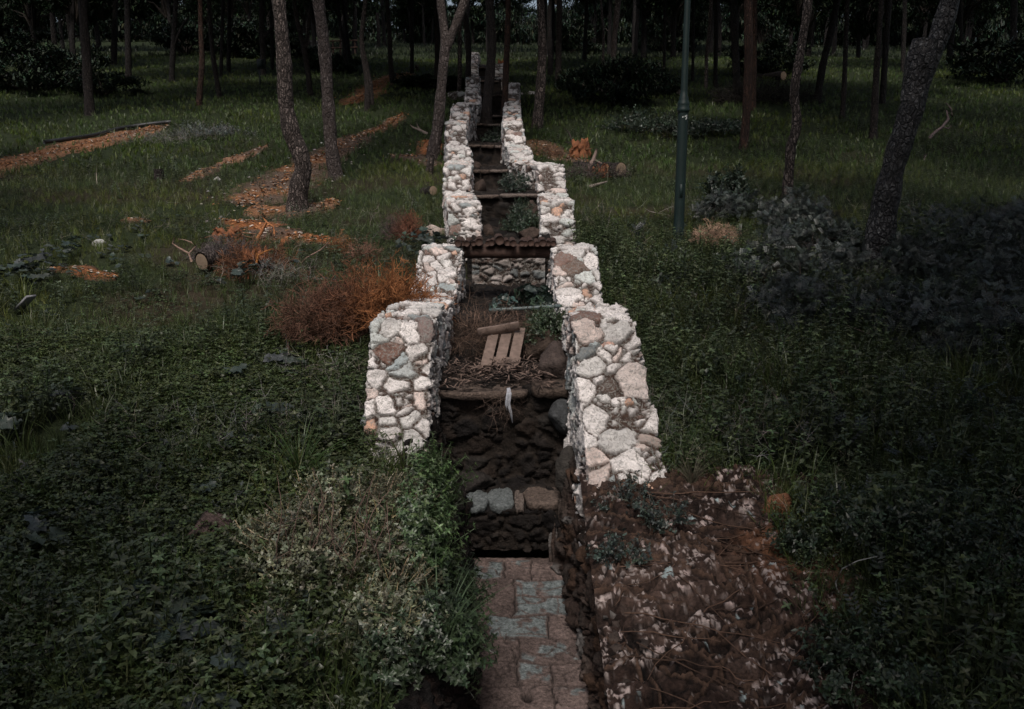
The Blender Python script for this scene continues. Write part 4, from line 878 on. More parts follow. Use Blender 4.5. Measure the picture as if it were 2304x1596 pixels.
tag(g.build('pebbles', M['stone']), 'small pale stones lying on and beside the dirt', kind='stuff')
#==PART3==
# ------------------------------------------------------------------ shrubs
def t_sprig(seed, L=.03, n=9, h=.12, wr=.6, lo=True):
    rs = np.random.RandomState(seed); s = Soup(); tip = np.array([rs.uniform(-.03, .03), rs.uniform(-.03, .03), h]); strip(s, [[0, 0, 0], tip * .5 + .006, tip], .0035, (1.6, 1.2, 1.1), [0, 1, 0])
    for i in range(n):
        u = rs.uniform(.15, 1); V, Q = kite(L * rs.uniform(.7, 1.2), L * wr * rs.uniform(.8, 1.1), .15, .1, 1 if lo else 2); s.add(rot(V, rs.uniform(0, 6.28), rs.uniform(-.3, .9), rs.uniform(-.4, .4)) + tip * u, Q, np.array([1, 1, 1]) * rs.uniform(.65, 1.3))
    return pack(s)
SPR = [t_sprig(60 + i, .026, 9, .13, .62) for i in range(4)]; SPL = [t_sprig(70 + i, .05, 8, .15, .5) for i in range(4)]
def align(d):
    """rotation matrices that take +z to the given unit vectors"""
    n = len(d); up = np.where(np.abs(d[:, 2:3]) > .99, np.array([[1., 0, 0]]), np.array([[0, 0, 1.]]))
    u = np.cross(up, d); u /= np.linalg.norm(u, axis=1)[:, None] + 1e-9; v = np.cross(d, u)
    a = RS.uniform(0, 6.283, n)[:, None]; u2 = u * np.cos(a) + v * np.sin(a); v2 = -u * np.sin(a) + v * np.cos(a)
    return np.stack([u2, v2, d], -1)
def shrub(label, loc, rad, n, tpls, col, smin=.7, smax=1.3, name='shrub', cat='shrub', group=None, clumps=16, twigcol=(.10, .075, .06), nt_=26, flat=.75, v=.4, droop=0, twr=.006):
    loc = np.array(loc, float); root = empty(name, tuple(loc), label, cat, group); rad = np.array(rad, float)
    cl = RS.normal(0, 1, (clumps, 3)); cl[:, 2] = np.abs(cl[:, 2]) * 1.0 - .1; cl /= np.linalg.norm(cl, axis=1)[:, None]; cr = RS.uniform(.35, .95, clumps); cl = cl * cr[:, None]; cs = RS.uniform(.22, .42, clumps)
    k = RS.randint(0, clumps, n); d = RS.normal(0, 1, (n, 3)); d /= np.linalg.norm(d, axis=1)[:, None]
    p = cl[k] + d * cs[k][:, None] * RS.uniform(.3, 1, (n, 1)) ** .5; p[:, 2] = np.abs(p[:, 2]) * flat + .02 - droop * (p[:, 0] ** 2 + p[:, 1] ** 2)
    dd = p * .8 + np.array([0, 0, .5]) + RS.normal(0, .45, (n, 3)); dd /= np.linalg.norm(dd, axis=1)[:, None]
    p = p * rad; s = Soup(); kk = RS.randint(0, len(tpls), n); cc = col * (1 + .3 * RS.uniform(-1, 1, (clumps, 1)))[k] * (1 + v * RS.uniform(-1, 1, (n, 1))) * (1 + .1 * RS.uniform(-1, 1, (n, 3)))
    MM = align(dd); scl = RS.uniform(smin, smax, n)
    for i, t in enumerate(tpls):
        m = kk == i; s.inst(t, p[m], None, scl[m], cc[m], M3=MM[m])
    s.build('foliage', M['leaf'], root)
    b = Soup()
    for i in range(nt_):
        e = cl[RS.randint(clumps)] * rad * RS.uniform(.8, 1.25); e[2] = abs(e[2]) * flat; m_ = e * .5 + RS.normal(0, .08, 3) * rad + [0, 0, .12 * rad[2]]; m2 = e * .8 + RS.normal(0, .06, 3) * rad
        tube(b, [RS.normal(0, .05, 3) * rad * [1, 1, 0] - [0, 0, .05], m_ * [.7, .7, 1], m_, m2, e], np.array([1, .8, .6, .45, .25]) * twr, np.array(twigcol) * RS.uniform(.6, 1.5), 4, False)
    b.build('branches', M['twig'], root, True)
    return root
def gl(px, v, dz=0): h_ = hit(px, v); return (h_[0], h_[1], h_[2] + dz)
# pale small leaved shrubs and nettle mass hiding the left wall foot
PALE = np.array([.21, .22, .145])
shrub('grey green small leaved shrub leaning on the foot of the left front wall', (-1.05, 5.62, -2.36), (.42, .34, .50), 1400, SPR, PALE, name='shrub', twigcol=(.2, .16, .14), nt_=40, v=.4)
shrub('airy grey green shrub with tangled bare twigs, bottom left of the channel', (-1.14, 5.05, -2.5), (.68, .46, .70), 2500, SPR, PALE * .9, twigcol=(.26, .17, .13), nt_=70, twr=.007)
shrub('low airy shrub below the twiggy grey green one', (-.92, 4.5, -2.65), (.50, .40, .52), 1300, SPR, PALE * .8, twigcol=(.22, .17, .15), nt_=40)
shrub('leafy bright green nettles hanging over the left edge of the trench', (-.66, 5.35, -2.5), (.30, .55, .66), 950, [t_weed(80 + i, .22, 6, .05, False, .42) for i in range(3)], np.array([.06, .095, .038]), .6, 1.2, name='nettle_clump', cat='plant', twigcol=(.08, .1, .05), nt_=20)
shrub('darker nettles low against the left trench wall', (-.52, 4.85, -2.85), (.28, .75, .60), 950, [WEED[0], WEED[1]], np.array([.035, .055, .026]), .6, 1.0, name='nettle_clump', cat='plant', nt_=10)
def grass_clump(label, loc, n, h, col, wd=.014):
    root = empty('grass_clump', loc, label, 'grass clump'); s = Soup(); T_ = t_grass(int(loc[1] * 10), n, h, wd, 4, .25, 1.0); s.add(T_[0], T_[1], T_[2] * np.array(col)); s.build('blades', M['leaf'], root); return root
grass_clump('clump of long arching grass blades at the bottom, left of the paving', (-.42, 4.4, -2.72), 44, .62, (.10, .15, .08))
grass_clump('small clump of arching grass left of the long bladed one', (-.85, 4.3, -2.70), 22, .36, (.04, .07, .035))
grass_clump('grass tuft beside the outer foot of the right front wall', (1.28, 6.15, -2.2), 60, .42, (.055, .095, .035), .008)
grass_clump('long dry and green grass hanging at the top of the rocky bank', (1.3, 5.85, -2.22), 70, .30, (.11, .10, .07), .006)
grass_clump('long grass standing left of the pale twiggy shrub', (-1.55, 5.9, -2.2), 60, .55, (.06, .105, .035), .008)
for i, (x, y, lb) in enumerate(((.82, 5.55, 'little weed growing at the top of the rocky bank'), (1.02, 5.35, 'grey leaved weed growing in a crack of the rocky bank'), (.68, 5.05, 'small dark weed on the edge of the trench wall'))):
    shrub(lb, (x, y, float(G(y)) + .04), (.13, .12, .22), 70, SPR, np.array([.05, .07, .06]), name='weed', cat='plant', clumps=6, nt_=6, twr=.003)
g = Soup()
p = scatter(1500, 1.2, 8, 4, 14, lambda x, y: nz(x, y, .7, 125) > .02); p[:, 2] += .12; spread(g, SPL, p, .7, 1.5, np.array([.055, .072, .045]), .5, tilt=.9)
p = scatter(1500, 1.9, 8, 3.4, 14, lambda x, y: nz(x, y, .6, 126) > .08); p[:, 2] += .14; spread(g, PIN, p, .8, 1.5, np.array([.040, .052, .050]), .5, tilt=.8)
p = scatter(900, -6, -1.2, 3, 9, lambda x, y: nz(x, y, .7, 127) > .05); p[:, 2] += .1; spread(g, SPL, p, .6, 1.3, np.array([.06, .075, .055]), .5, tilt=.9)
tag(g.build('mixed_undergrowth', M['leaf']), 'mixed small leaved sprigs among the weeds', kind='stuff')
g = Soup()
for i in range(44):
    x0, y0 = RS.uniform(.62, 1.9), RS.uniform(3.4, 5.75); a = RS.normal(0, .5) if i % 4 else RS.uniform(0, 3.14); L = RS.uniform(.2, .6); t = np.linspace(-1, 1, 12); w_ = np.cumsum(RS.normal(0, .02, 12))
    x = x0 + L * t * math.cos(a) - w_ * math.sin(a); y = y0 + L * t * math.sin(a) + w_ * math.cos(a) + .08 * RS.uniform(-1, 1) * t * t
    m = (x > .6) & (x < 2.0) & (y < 5.85)
    if m.sum() < 4: continue
    z = G(y) + .085 - .18 * sstep(1.75, 2.9, x); tube(g, np.stack([x, y, z], -1)[m], .0045 * (1 - .5 * np.abs(t[m])), np.array([.075, .045, .032]) * RS.uniform(.5, 1.6), 5, False, .1)
tag(g.build('creeping_roots', M['twig']), 'thin brown roots creeping over the rocky bank', kind='stuff')
# mastic scrub on the right
ML = ['dark bluish shrub at the foot of the massive leaning pine', 'dark mastic shrub left of the massive leaning pine', 'low dark shrub around the base of the zigzag pine', 'dark shrub with pinkish leaf tips below the leaning pine', 'wide dark shrub at the right edge behind the leaning pine', 'dark glossy shrub right of the leaning pine', 'small dark shrub beside the straw heap near the lamp post', 'blue grey leaved shrub in front of the leaning pine', 'dark shrub beyond the lamp post foot', 'dark tangled shrub at the far right middle', 'low dark shrub at the right edge of the weeds']
for i, (px, v, Y_, rx, rz, n) in enumerate(((1990, 640, 0, 1.0, .75, 800), (1850, 590, 0, .9, .65, 700), (1760, 500, 0, .8, .5, 500), (1900, 740, 0, .9, .55, 750), (2290, 560, 0, 1.3, 1.1, 900), (2130, 640, 0, 1.0, .85, 800), (1720, 620, 0, .6, .4, 420), (1800, 700, 0, .7, .45, 520), (1620, 490, 0, .55, .55, 300), (2230, 760, 0, .9, .8, 650), (2080, 800, 0, .7, .5, 480))):
    l_ = gl(px, v); shrub(ML[i], l_, (rx * 1.1, rx * .9, rz * 1.3), int(n * 1.5), PIN, MAST, .6, 1.15, group='dark mastic shrubs on the right', twigcol=(.07, .055, .05), v=.5)
for i, (px, v, rx, rz, n, lb) in enumerate(((1900, 1250, .55, .5, 700, 'green leafy shrub right of the rocky bank'), (2080, 1200, .7, .6, 800, 'dim leafy shrub with pale arching twigs at lower right'), (2250, 1350, .7, .6, 700, 'dark leafy shrub near the lower right corner'), (1960, 1520, .4, .4, 400, 'small dark shrub below the green one by the rocky bank'))):
    shrub(lb, gl(px, v), (rx, rx * .8, rz), n, SPL, np.array([.028, .046, .024]), .5, .9, group='shrubs at the lower right', twigcol=(.2, .18, .17), nt_=18, twr=.004)
for (px, v, rx, rz, lb) in ((1625, 470, .35, .8, 'upright bushy sapling just right of the lamp post'), (1440, 300, 1.2, .7, 'round grey green bush left of the lamp post'), (1590, 300, 1.3, .45, 'low ragged bush behind the lamp post'), (1500, 310, 1.2, .7, 'dark domed bush left of the lamp post collar'), (480, 310, 1.1, .35, 'grey dry scrub patch beside the orange path')):
    shrub(lb, gl(px, v), (rx, rx * .8, rz), 500, SPL if px != 480 else SPR, np.array([.04, .062, .042]) if px != 480 else np.array([.11, .13, .12]), .9, 1.9, nt_=20)
# ------------------------------------------------------------------ dry twig bushes
def dry_bush(label, loc, rad, n, col, leafy=0, flat=1.0, smin=.6, smax=1.1, dirx=0, name='dry_bush', dark=None):
    root = empty(name, tuple(loc), label, 'dry bush', 'dry twiggy bushes'); rad = np.array(rad, float)
    d = RS.normal(0, 1, (n, 3)); d[:, 2] = np.abs(d[:, 2]) * flat + .05; d[:, 0] += dirx; d /= np.linalg.norm(d, axis=1)[:, None]
    u = RS.uniform(.0, .75, n) ** .8; p = d * u[:, None] * rad; dd = d * rad.max() + RS.normal(0, .35, (n, 3)) * rad.mean(); dd /= np.linalg.norm(dd, axis=1)[:, None]
    s = Soup(); k = RS.randint(0, len(TWT), n); c = np.array(col) * RS.uniform(.3, 1.5, (n, 1)); MM = align(dd); scl = RS.uniform(smin, smax, n) * rad.mean() / .5
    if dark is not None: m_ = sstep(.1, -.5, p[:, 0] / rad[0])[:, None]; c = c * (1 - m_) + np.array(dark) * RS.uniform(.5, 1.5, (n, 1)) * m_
    for i, t in enumerate(TWT): m = k == i; s.inst(t, p[m], None, scl[m], c[m], M3=MM[m])
    s.build('twigs', M['twig'], root); return root
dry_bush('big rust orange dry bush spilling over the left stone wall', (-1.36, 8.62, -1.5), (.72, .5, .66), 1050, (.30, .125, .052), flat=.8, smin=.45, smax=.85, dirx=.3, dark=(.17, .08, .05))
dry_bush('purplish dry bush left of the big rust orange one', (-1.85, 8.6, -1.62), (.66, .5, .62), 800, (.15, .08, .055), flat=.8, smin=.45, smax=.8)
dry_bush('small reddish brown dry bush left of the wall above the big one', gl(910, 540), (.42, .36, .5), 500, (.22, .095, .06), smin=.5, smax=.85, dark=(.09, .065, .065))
dry_bush('small orange dry tuft beside the root heap', gl(768, 570), (.25, .22, .34), 160, (.28, .13, .065), smin=.5, smax=.9)
dry_bush('pale thorny twigs beside the orange tuft', gl(820, 585), (.30, .26, .3), 160, (.28, .15, .11), smin=.7, smax=1.1)
dry_bush('heap of pale straw and cut twigs right of the lamp post foot', gl(1608, 575, .22), (.34, .3, .26), 420, (.42, .28, .20), flat=.35, smin=.6, smax=1.1)
dry_bush('brushwood of orange dead roots on the bare soil left of the big dry bush', gl(575, 615), (.55, .45, .45), 260, (.17, .08, .045), flat=.6, smin=.7, smax=1.2)
dry_bush('grey dead scrub around the orange root heap', gl(520, 590), (.55, .45, .3), 420, (.12, .10, .10), flat=.6, smin=.6, smax=1.1)
dry_bush('dead brush pile right of the wall by the cut log', gl(1335, 400), (.9, .6, .3), 300, (.10, .08, .075), flat=.5, smin=.5, smax=.9)
dry_bush('brown dry twigs piled on the dirt right of the wall', gl(1225, 350), (.8, .6, .18), 200, (.16, .09, .06), flat=.4, smin=.5, smax=.9)
dry_bush('dead brush pile lying on the right slope beyond the zigzag pine', gl(1720, 232), (2.2, 1.2, .7), 300, (.04, .035, .032), flat=.5, smin=.7, smax=1.1)
# ------------------------------------------------------------------ log footbridge
r = empty('log_footbridge', (-.05, 10.3, -.93), 'small dark log footbridge laid across the two white walls', 'footbridge'); O = np.array(r.location)
def log(s, a, b, rad, col, k=12, jag=.05, seg=8):
    a, b = np.array(a, float), np.array(b, float); t = np.linspace(0, 1, seg)[:, None]; P_ = a + (b - a) * t + RS.normal(0, rad * .05, (seg, 3)); tube(s, P_, rad * (1 + .05 * RS.uniform(-1, 1, seg)), col, k, True, jag)
s = Soup(); log(s, (-.66 + .05, 0, 0), (.60, 0, .0), .072, (.05, .028, .02)); s.build('beam', M['dark_wood'], r, True)
s = Soup(); log(s, (-.61, .36, .02), (.60, .36, .02), .05, (.05, .028, .02)); s.build('beam', M['dark_wood'], r, True)
for i, zx in enumerate((592, 622, 652, 698, 738, 800, 828, 884, 938, 980, 1040, 1066, 1104, 1146, 1188, 1226, 1262)):
    X_ = ((zx + 2660) / 3.152 - CXP) / FOC * 10.2; rd = .056 if zx == 884 else RS.uniform(.03, .044); zz = .072 + rd + (.012 if zx != 884 else .02)
    s = Soup(); yo = RS.uniform(-.06, .05); log(s, (X_ + .05, -.16 + yo, zz), (X_ + .05 + RS.uniform(-.03, .03), .45 + RS.uniform(-.05, .1), zz - .01), rd, (.06, .035, .025)); s.build('log', M['dark_wood'], r, True)
# ------------------------------------------------------------------ things in the channel
r = empty('broken_pallet', (-.10, 7.62, -1.75), 'small broken wooden pallet leaning in the debris of the channel', 'pallet'); O = np.array([-.10, 7.62, -1.75])
ang = math.atan2(.24, .52)
for i, (x0, c) in enumerate(((-.125, 0), (0, 0), (.125, 0))):
    s = Soup(); box(s, (x0 + .02, .26 + .01 * i, .14 + .004 * i), (.098, .56 + .02 * i, .018), (ang, R(2), R(-7)), (.2, .2, .2)); s.build('slat', M['plank'], r)
s = Soup(); box(s, (-.03, .44, .285), (.40, .030, .085), (ang * .6, R(-9), R(6)), (.2, .2, .2)); s.build('crosspiece', M['plank'], r)
s = Soup(); box(s, (.0, .12, .05), (.36, .07, .03), (ang, 0, R(-7)), (.2, .2, .2)); s.build('crosspiece', M['plank'], r)
s = Soup(); a = at(1100, 699, 8.95); b = at(1262, 689, 8.95); tube(s, np.linspace(a, b, 6), .020, (.1, .1, .1), 14); o = s.build('pipe', M['pipe'], None, True, tuple(a)); o.location = a
tag(o, 'grey pipe spanning the channel above the hanging roots', 'pipe')
def rock(label, loc, size, col, seed, mat='rubble', rz=0, cat='rock', name='rock', sub=26, group=None):
    u = np.linspace(0, math.pi, sub)[:, None]; vv = np.linspace(0, 2 * math.pi, sub * 2)[None]
    D = np.stack([np.sin(u) * np.cos(vv), np.sin(u) * np.sin(vv), np.cos(u) + 0 * vv], -1)
    rr = np.random.RandomState(seed); nn = rr.normal(0, 1, (15, 3)); nn /= np.linalg.norm(nn, axis=1)[:, None]; dd = rr.uniform(.78, 1.12, 15)
    q = (D @ nn.T); f = np.min(np.where(q > .05, dd / np.maximum(q, .05), 9), axis=-1); f = np.minimum(f, 1.35) + .09 * fbm(D + seed, 3, seed, 3) + .05 * (1 - np.abs(fbm(D + seed, 7, seed + 1, 3)))
    P = D * f[..., None] * np.array(size) / 2
    cc = np.array(col) * (1 + .35 * fbm(P + seed, 9, seed + 2, 3))[..., None]
    o = link(name, raw(name, P.reshape(-1, 3), gridq(sub, sub * 2), cc.reshape(-1, 3), False), M[mat]); o.location = loc; o.rotation_euler = (0, 0, rz)
    return tag(o, label, cat, group)
rock('brown and white boulder on the slab at the right side of the channel', (.38, 7.45, -1.70), (.30, .36, .34), (.06, .045, .04), 41)
rock('blue grey layered rock against the inner right wall above the dark drop', (.43, 7.0, -2.05), (.18, .22, .26), (.06, .063, .066), 44)
rock('grey white rock below the right wall inside the drop', (.47, 6.6, -2.40), (.2, .22, .34), (.045, .04, .036), 47)
rock('dark layered boulder at the left of the grey ledge', (-.34, 6.95, -2.58), (.34, .3, .14), (.028, .024, .022), 55)
rock('earthy mound inside the channel under the green shrub', (.36, 8.45, -1.74), (.5, 1.1, .42), (.05, .035, .027), 59)
rock('low dark stone step inside the channel before the pallet', (-.1, 8.75, -1.62), (1.0, .3, .18), (.03, .022, .018), 61)
shrub('green shrub growing on the earthy mound inside the channel', (.34, 8.35, -1.62), (.22, .34, .38), 520, SPR, np.array([.055, .085, .045]), twr=.003)
shrub('broad leaved plant under the footbridge at the right wall', (.28, 9.6, -1.5), (.2, .3, .42), 60, BRO, np.array([.045, .075, .055]), .35, .7, name='plant', cat='plant', clumps=8, nt_=8)
shrub('mullein like rosette growing on the ledge under the footbridge', (-.08, 9.4, -1.48), (.13, .13, .22), 26, BRO, np.array([.07, .11, .10]), .3, .5, name='plant', cat='plant', clumps=5, nt_=5)
shrub('dark green shrub filling the right of the channel above the footbridge', (.22, 14.6, -.98), (.34, .7, .52), 700, SPR, np.array([.04, .065, .04]), .8, 1.6)
shrub('small green shrub on the second step above the footbridge', (.05, 17.2, -.35), (.3, .6, .4), 350, SPR, np.array([.04, .065, .045]), .8, 1.6)
shrub('ferny shrub at the foot of the dark channel pine', (-.35, 25.4, .8), (.5, .8, .5), 300, SPL, np.array([.04, .06, .04]), .9, 1.7)
for i, (x, y, z, sx, sy, sz, lb) in enumerate(((-.40, 14.2, -.97, .22, .8, .22, 'brown earth bank along the left wall above the footbridge'), (.36, 15.1, -.75, .3, .8, .45, 'brown rocky bank below the jogging right wall'), (-.66, 17.5, -.3, .2, .8, .3, 'earthy lump beside the third step of the channel'), (-.85, 20.5, .12, .22, .9, .3, 'rocky lump beside the fourth step of the channel'), (.30, 13.5, -.95, .35, .3, .25, 'squarish rock at the foot of the right wall by the footbridge'))):
    rock(lb, (x, y, z), (sx, sy, sz), (.06, .042, .034), 70 + i, cat='rock')
# hanging dead roots and litter
g = Soup(); n = 620
p = np.stack([RS.uniform(-.58, .22, n), RS.uniform(8.05, 8.95, n), RS.uniform(-1.72, -1.40, n)], -1); d = RS.normal(0, 1, (n, 3)); d[:, 2] -= .5; d /= np.linalg.norm(d, axis=1)[:, None]
k = RS.randint(0, 5, n)
for i, t in enumerate(TW): m = k == i; g.inst(t, p[m], None, RS.uniform(.5, 1.2, m.sum()), np.array([.07, .047, .036]) * RS.uniform(.2, 3.2, (m.sum(), 1)), M3=align(d[m]))
for i in range(26):
    a = np.array([RS.uniform(-.55, .3), RS.uniform(8.55, 8.95), -1.42]); tube(g, [a, a + [RS.normal(0, .03), -.08, -.1], a + [RS.normal(0, .06), -.12, -.28]], [.006, .005, .003], np.array([.2, .13, .1]) * RS.uniform(.5, 1.5), 4, False)
tag(g.build('root_tangle', M['twig'], None), 'tangle of dead roots and twigs hanging in the channel below the pipe', 'roots')
g = Soup(); Ts = (np.array([[-1, -.09, 0], [0, -.14, .12], [1, -.03, .02], [1, .03, .02], [0, .14, .15], [-1, .09, .02]]), np.array([[0, 1, 4, 5], [1, 2, 3, 4]]), np.ones((6, 3)))
n = 900; p = np.stack([RS.uniform(-.60, .36, n), RS.normal(7.45, .28, n).clip(6.98, 8.1), RS.uniform(-1.78, -1.70, n)], -1); 
p[:, 2] += .05 * np.exp(-((p[:, 0] + .05) / .15) ** 2)
g.inst(Ts, p, RS.uniform(0, 6.28, n), RS.uniform(.02, .06, n), np.array([.085, .06, .05]) * RS.uniform(.15, 2.6, (n, 1)), RS.uniform(0, .6, n))
n = 60; p = np.stack([RS.normal(-.06, .08, n), RS.uniform(6.86, 6.98, n), RS.uniform(-1.95, -1.76, n)], -1); d = RS.normal(0, .3, (n, 3)); d[:, 2] -= 1; d /= np.linalg.norm(d, axis=1)[:, None]
g.inst(TW[0], p, None, RS.uniform(.3, .7, n), np.array([.14, .1, .08]) * RS.uniform(.3, 1.8, (n, 1)), M3=align(d))
tag(g.build('leaf_litter', M['twig']), 'dead leaves and twigs washed onto the slab around the pallet', kind='stuff')
s = Soup(); strip(s, [[0, 0, 0], [.01, -.04, -.04], [.0, -.05, -.12], [.02, -.045, -.2], [.035, -.05, -.29]], [.03, .035, .03, .022, .006], (1, 1, 1), [0, 1, 0]); strip(s, [[.0, 0, 0], [-.01, -.05, -.05], [-.02, -.055, -.13], [-.01, -.05, -.18]], [.02, .02, .018, .004], (1, 1, 1), [.3, 1, 0])
o = s.build('rag', M['rag'], None, True); o.location = (-.03, 6.93, -1.76); md = o.modifiers.new('thick', 'SOLIDIFY'); md.thickness = .003; tag(o, 'pale torn strip of plastic hanging from the slab lip', 'rag')
# ------------------------------------------------------------------ lamp post
Y_ = hit(1526, 541)[1]; b = at(1526, 541, Y_); top = at(1546, -60, Y_); b[2] = float(H(b[0], b[1])); u_ = Y_ / FOC
r = empty('street_lamp', tuple(b), 'dark green metal lamp post standing in the weeds on the right', 'lamp post')
zc = at(1537, 245, Y_)[2] - b[2]; lx = at(1537, 245, Y_)[0] - b[0]
def lathe(s, prof, col=(.1, .1, .1), k=24, ax=(0, 0)):
    a = np.arange(k) / k * 6.2832; P_ = np.array(prof, float); V = np.stack([P_[:, 0, None] * np.cos(a) + ax[0], P_[:, 0, None] * np.sin(a) + ax[1], P_[:, 1, None] + 0 * a], -1).reshape(-1, 3)
    i = np.arange(len(P_) - 1)[:, None] * k; j = np.arange(k)[None]; j2 = (j + 1) % k; s.add(V, np.stack([i + j, i + j2, i + k + j2, i + k + j], -1).reshape(-1, 4), col)
r.rotation_euler = (0, math.atan2(lx, zc) * .5, 0)
s = Soup(); lathe(s, [(.11 * 1.3, -.1), (.105, .02), (12 * u_, .06), (11.5 * u_, .4), (11 * u_, zc - .04)]); s.build('lower_pole', M['post_paint'], r, True)
s = Soup(); lathe(s, [(11 * u_, zc - .06), (13.5 * u_, zc - .04), (13.5 * u_, zc), (12 * u_, zc + .02), (13 * u_, zc + .06), (13 * u_, zc + .09), (10 * u_, zc + .13), (10.5 * u_, zc + .16), (8 * u_, zc + .2), (7.4 * u_, zc + .26)]); s.build('collar', M['post_paint'], r, True)
s = Soup(); lathe(s, [(7.4 * u_, zc + .24), (6.6 * u_, zc + 1.2), (5.8 * u_, 4.3)]); s.build('upper_pole', M['post_paint'], r, True)
s = Soup(); lathe(s, [(.03, 4.25), (.10, 4.32), (.05, 4.38), (.16, 4.5), (.17, 4.52)]); s.build('lantern_base', M['post_paint'], r, True)
s = Soup(); lathe(s, [(.15, 4.52), (.22, 4.9), (.2, 5.0), (.02, 5.06)]); s.build('lantern_globe', M['glass'], r, True)
s = Soup(); box(s, (-.0, -11.6 * u_, .78), (.05, .02, .20), (0, 0, 0), (.1, .1, .1)); s.build('hatch', M['post_paint'], r)
s = Soup(); rs_ = np.random.RandomState(4)
for i in range(7):
    a = -1.57 + rs_.uniform(-.5, .55); z_ = zc - .12 - rs_.uniform(0, .05); rr_ = 11.2 * u_ + .002
    V = np.array([[rr_ * math.cos(a - .12), rr_ * math.sin(a - .12), z_], [rr_ * math.cos(a + .14), rr_ * math.sin(a + .14), z_ + .006], [rr_ * math.cos(a + .1), rr_ * math.sin(a + .1), z_ + .028], [rr_ * math.cos(a - .09), rr_ * math.sin(a - .09), z_ + .02]]); s.add(V, [[0, 1, 2, 3]], (1, 1, 1))
s.build('torn_sticker', M['sticker'], r)
# ------------------------------------------------------------------ stumps, logs, dead wood
def stump(label, px, v, w_, h_, mat='bark_dark', lean=(0, 0), name='stump', top='cut_wood'):
    p = hit(px, v); u = p[1] / FOC; r = empty(name, tuple(p), label, 'stump'); s = Soup(); hh = h_ * u; rr = w_ * u / 2
    k = 16; rings = [(-.15, 1.25), (0, 1.18), (hh * .4, 1.02), (hh, 1.0)]
    a = np.arange(k) / k * 6.283; jj = 1 + .08 * RS.uniform(-1, 1, k); V = []
    for z, f in rings: V.append(np.stack([rr * f * jj * np.cos(a) + lean[0] * max(z, 0), rr * f * jj * np.sin(a) + lean[1] * max(z, 0), z + 0 * a], -1))
    V = np.concatenate(V); i = np.arange(3)[:, None] * k; j = np.arange(k)[None]; j2 = (j + 1) % k
    s.add(V, np.stack([i + j, i + j2, i + k + j2, i + k + j], -1).reshape(-1, 4), (.1, .1, .1)); s.build('bark', M[mat], r, True)
    s = Soup(); c = np.array([[lean[0] * hh, lean[1] * hh, hh + .004]]); s.add(np.concatenate([V[3 * k:] + [0, 0, .003], c]), [[q, (q + 1) % k, k, k] for q in range(k)], (.3, .25, .2)); s.build('cut_face', M[top], r)
    return r
stump('short dark stump with a pale cut top in the left grass', 358, 404, 20, 22)
stump('thin leaning sawn stump at the foot of the forked pine', 965, 392, 15, 40, 'bark', (.15, 0))
stump('tiny stump beside the far end of the orange path', 888, 178, 8, 11, 'bark_dark')
stump('second tiny stump right of the far end of the orange path', 938, 162, 8, 14, 'bark')
def lying_log(label, a, b, rad, mat='bark_dark', name='log', cut=True, cat='log'):
    a, b = np.array(a), np.array(b); r = empty(name, tuple(a), label, cat); s = Soup(); tube(s, np.linspace(a, b, 8) - a + RS.normal(0, rad * .06, (8, 3)), rad, (.1, .1, .1), 14, False, .06); s.build('bark', M[mat], r, True)
    d = (a - b) / np.linalg.norm(a - b); u = np.cross(d, [0, 0, 1]); u /= np.linalg.norm(u); v_ = np.cross(u, d); an = np.arange(16) / 16 * 6.283; s = Soup(); V = [d * .006 + rad * .97 * (u * math.cos(q) + v_ * math.sin(q)) for q in an] + [d * .02]
    s.add(V, [[q, (q + 1) % 16, 16, 16] for q in range(16)], (.3, .2, .15)); s.build('cut_face', M['cut_wood'], r); return r
p = hit(1396, 398); lying_log('thick lying log with its pale sawn end facing, right of the wall', (p[0], p[1], p[2] + .15), (p[0] - .9, p[1] + 1.6, p[2] + .2), .155)
p = hit(1762, 182); lying_log('far sawn log with an orange cut end on the right slope', (p[0], p[1], p[2] + .2), (p[0] - .9, p[1] + 1.5, p[2] + .2), .2)
p = hit(975, 440); lying_log('short cut log disc lying left of the wall', (p[0], p[1], p[2] + .08), (p[0] - .22, p[1] + .25, p[2] + .04), .10)
p = hit(462, 612); lying_log('bleached log end poking from the orange root heap', (p[0], p[1] - .1, p[2] + .14), (p[0] + .35, p[1] + .5, p[2] + .22), .12, 'bark')
p = hit(60, 712); r = empty('plank', (p[0], p[1], p[2] + .16), 'weathered grey plank end sticking out of the left weeds', 'plank', rz=R(-30)); s = Soup(); box(s, (0, 0, 0), (.34, .12, .03), (0, R(-32), 0), (.2, .2, .2), .2); s.build('board', M['grey_wood'], r)
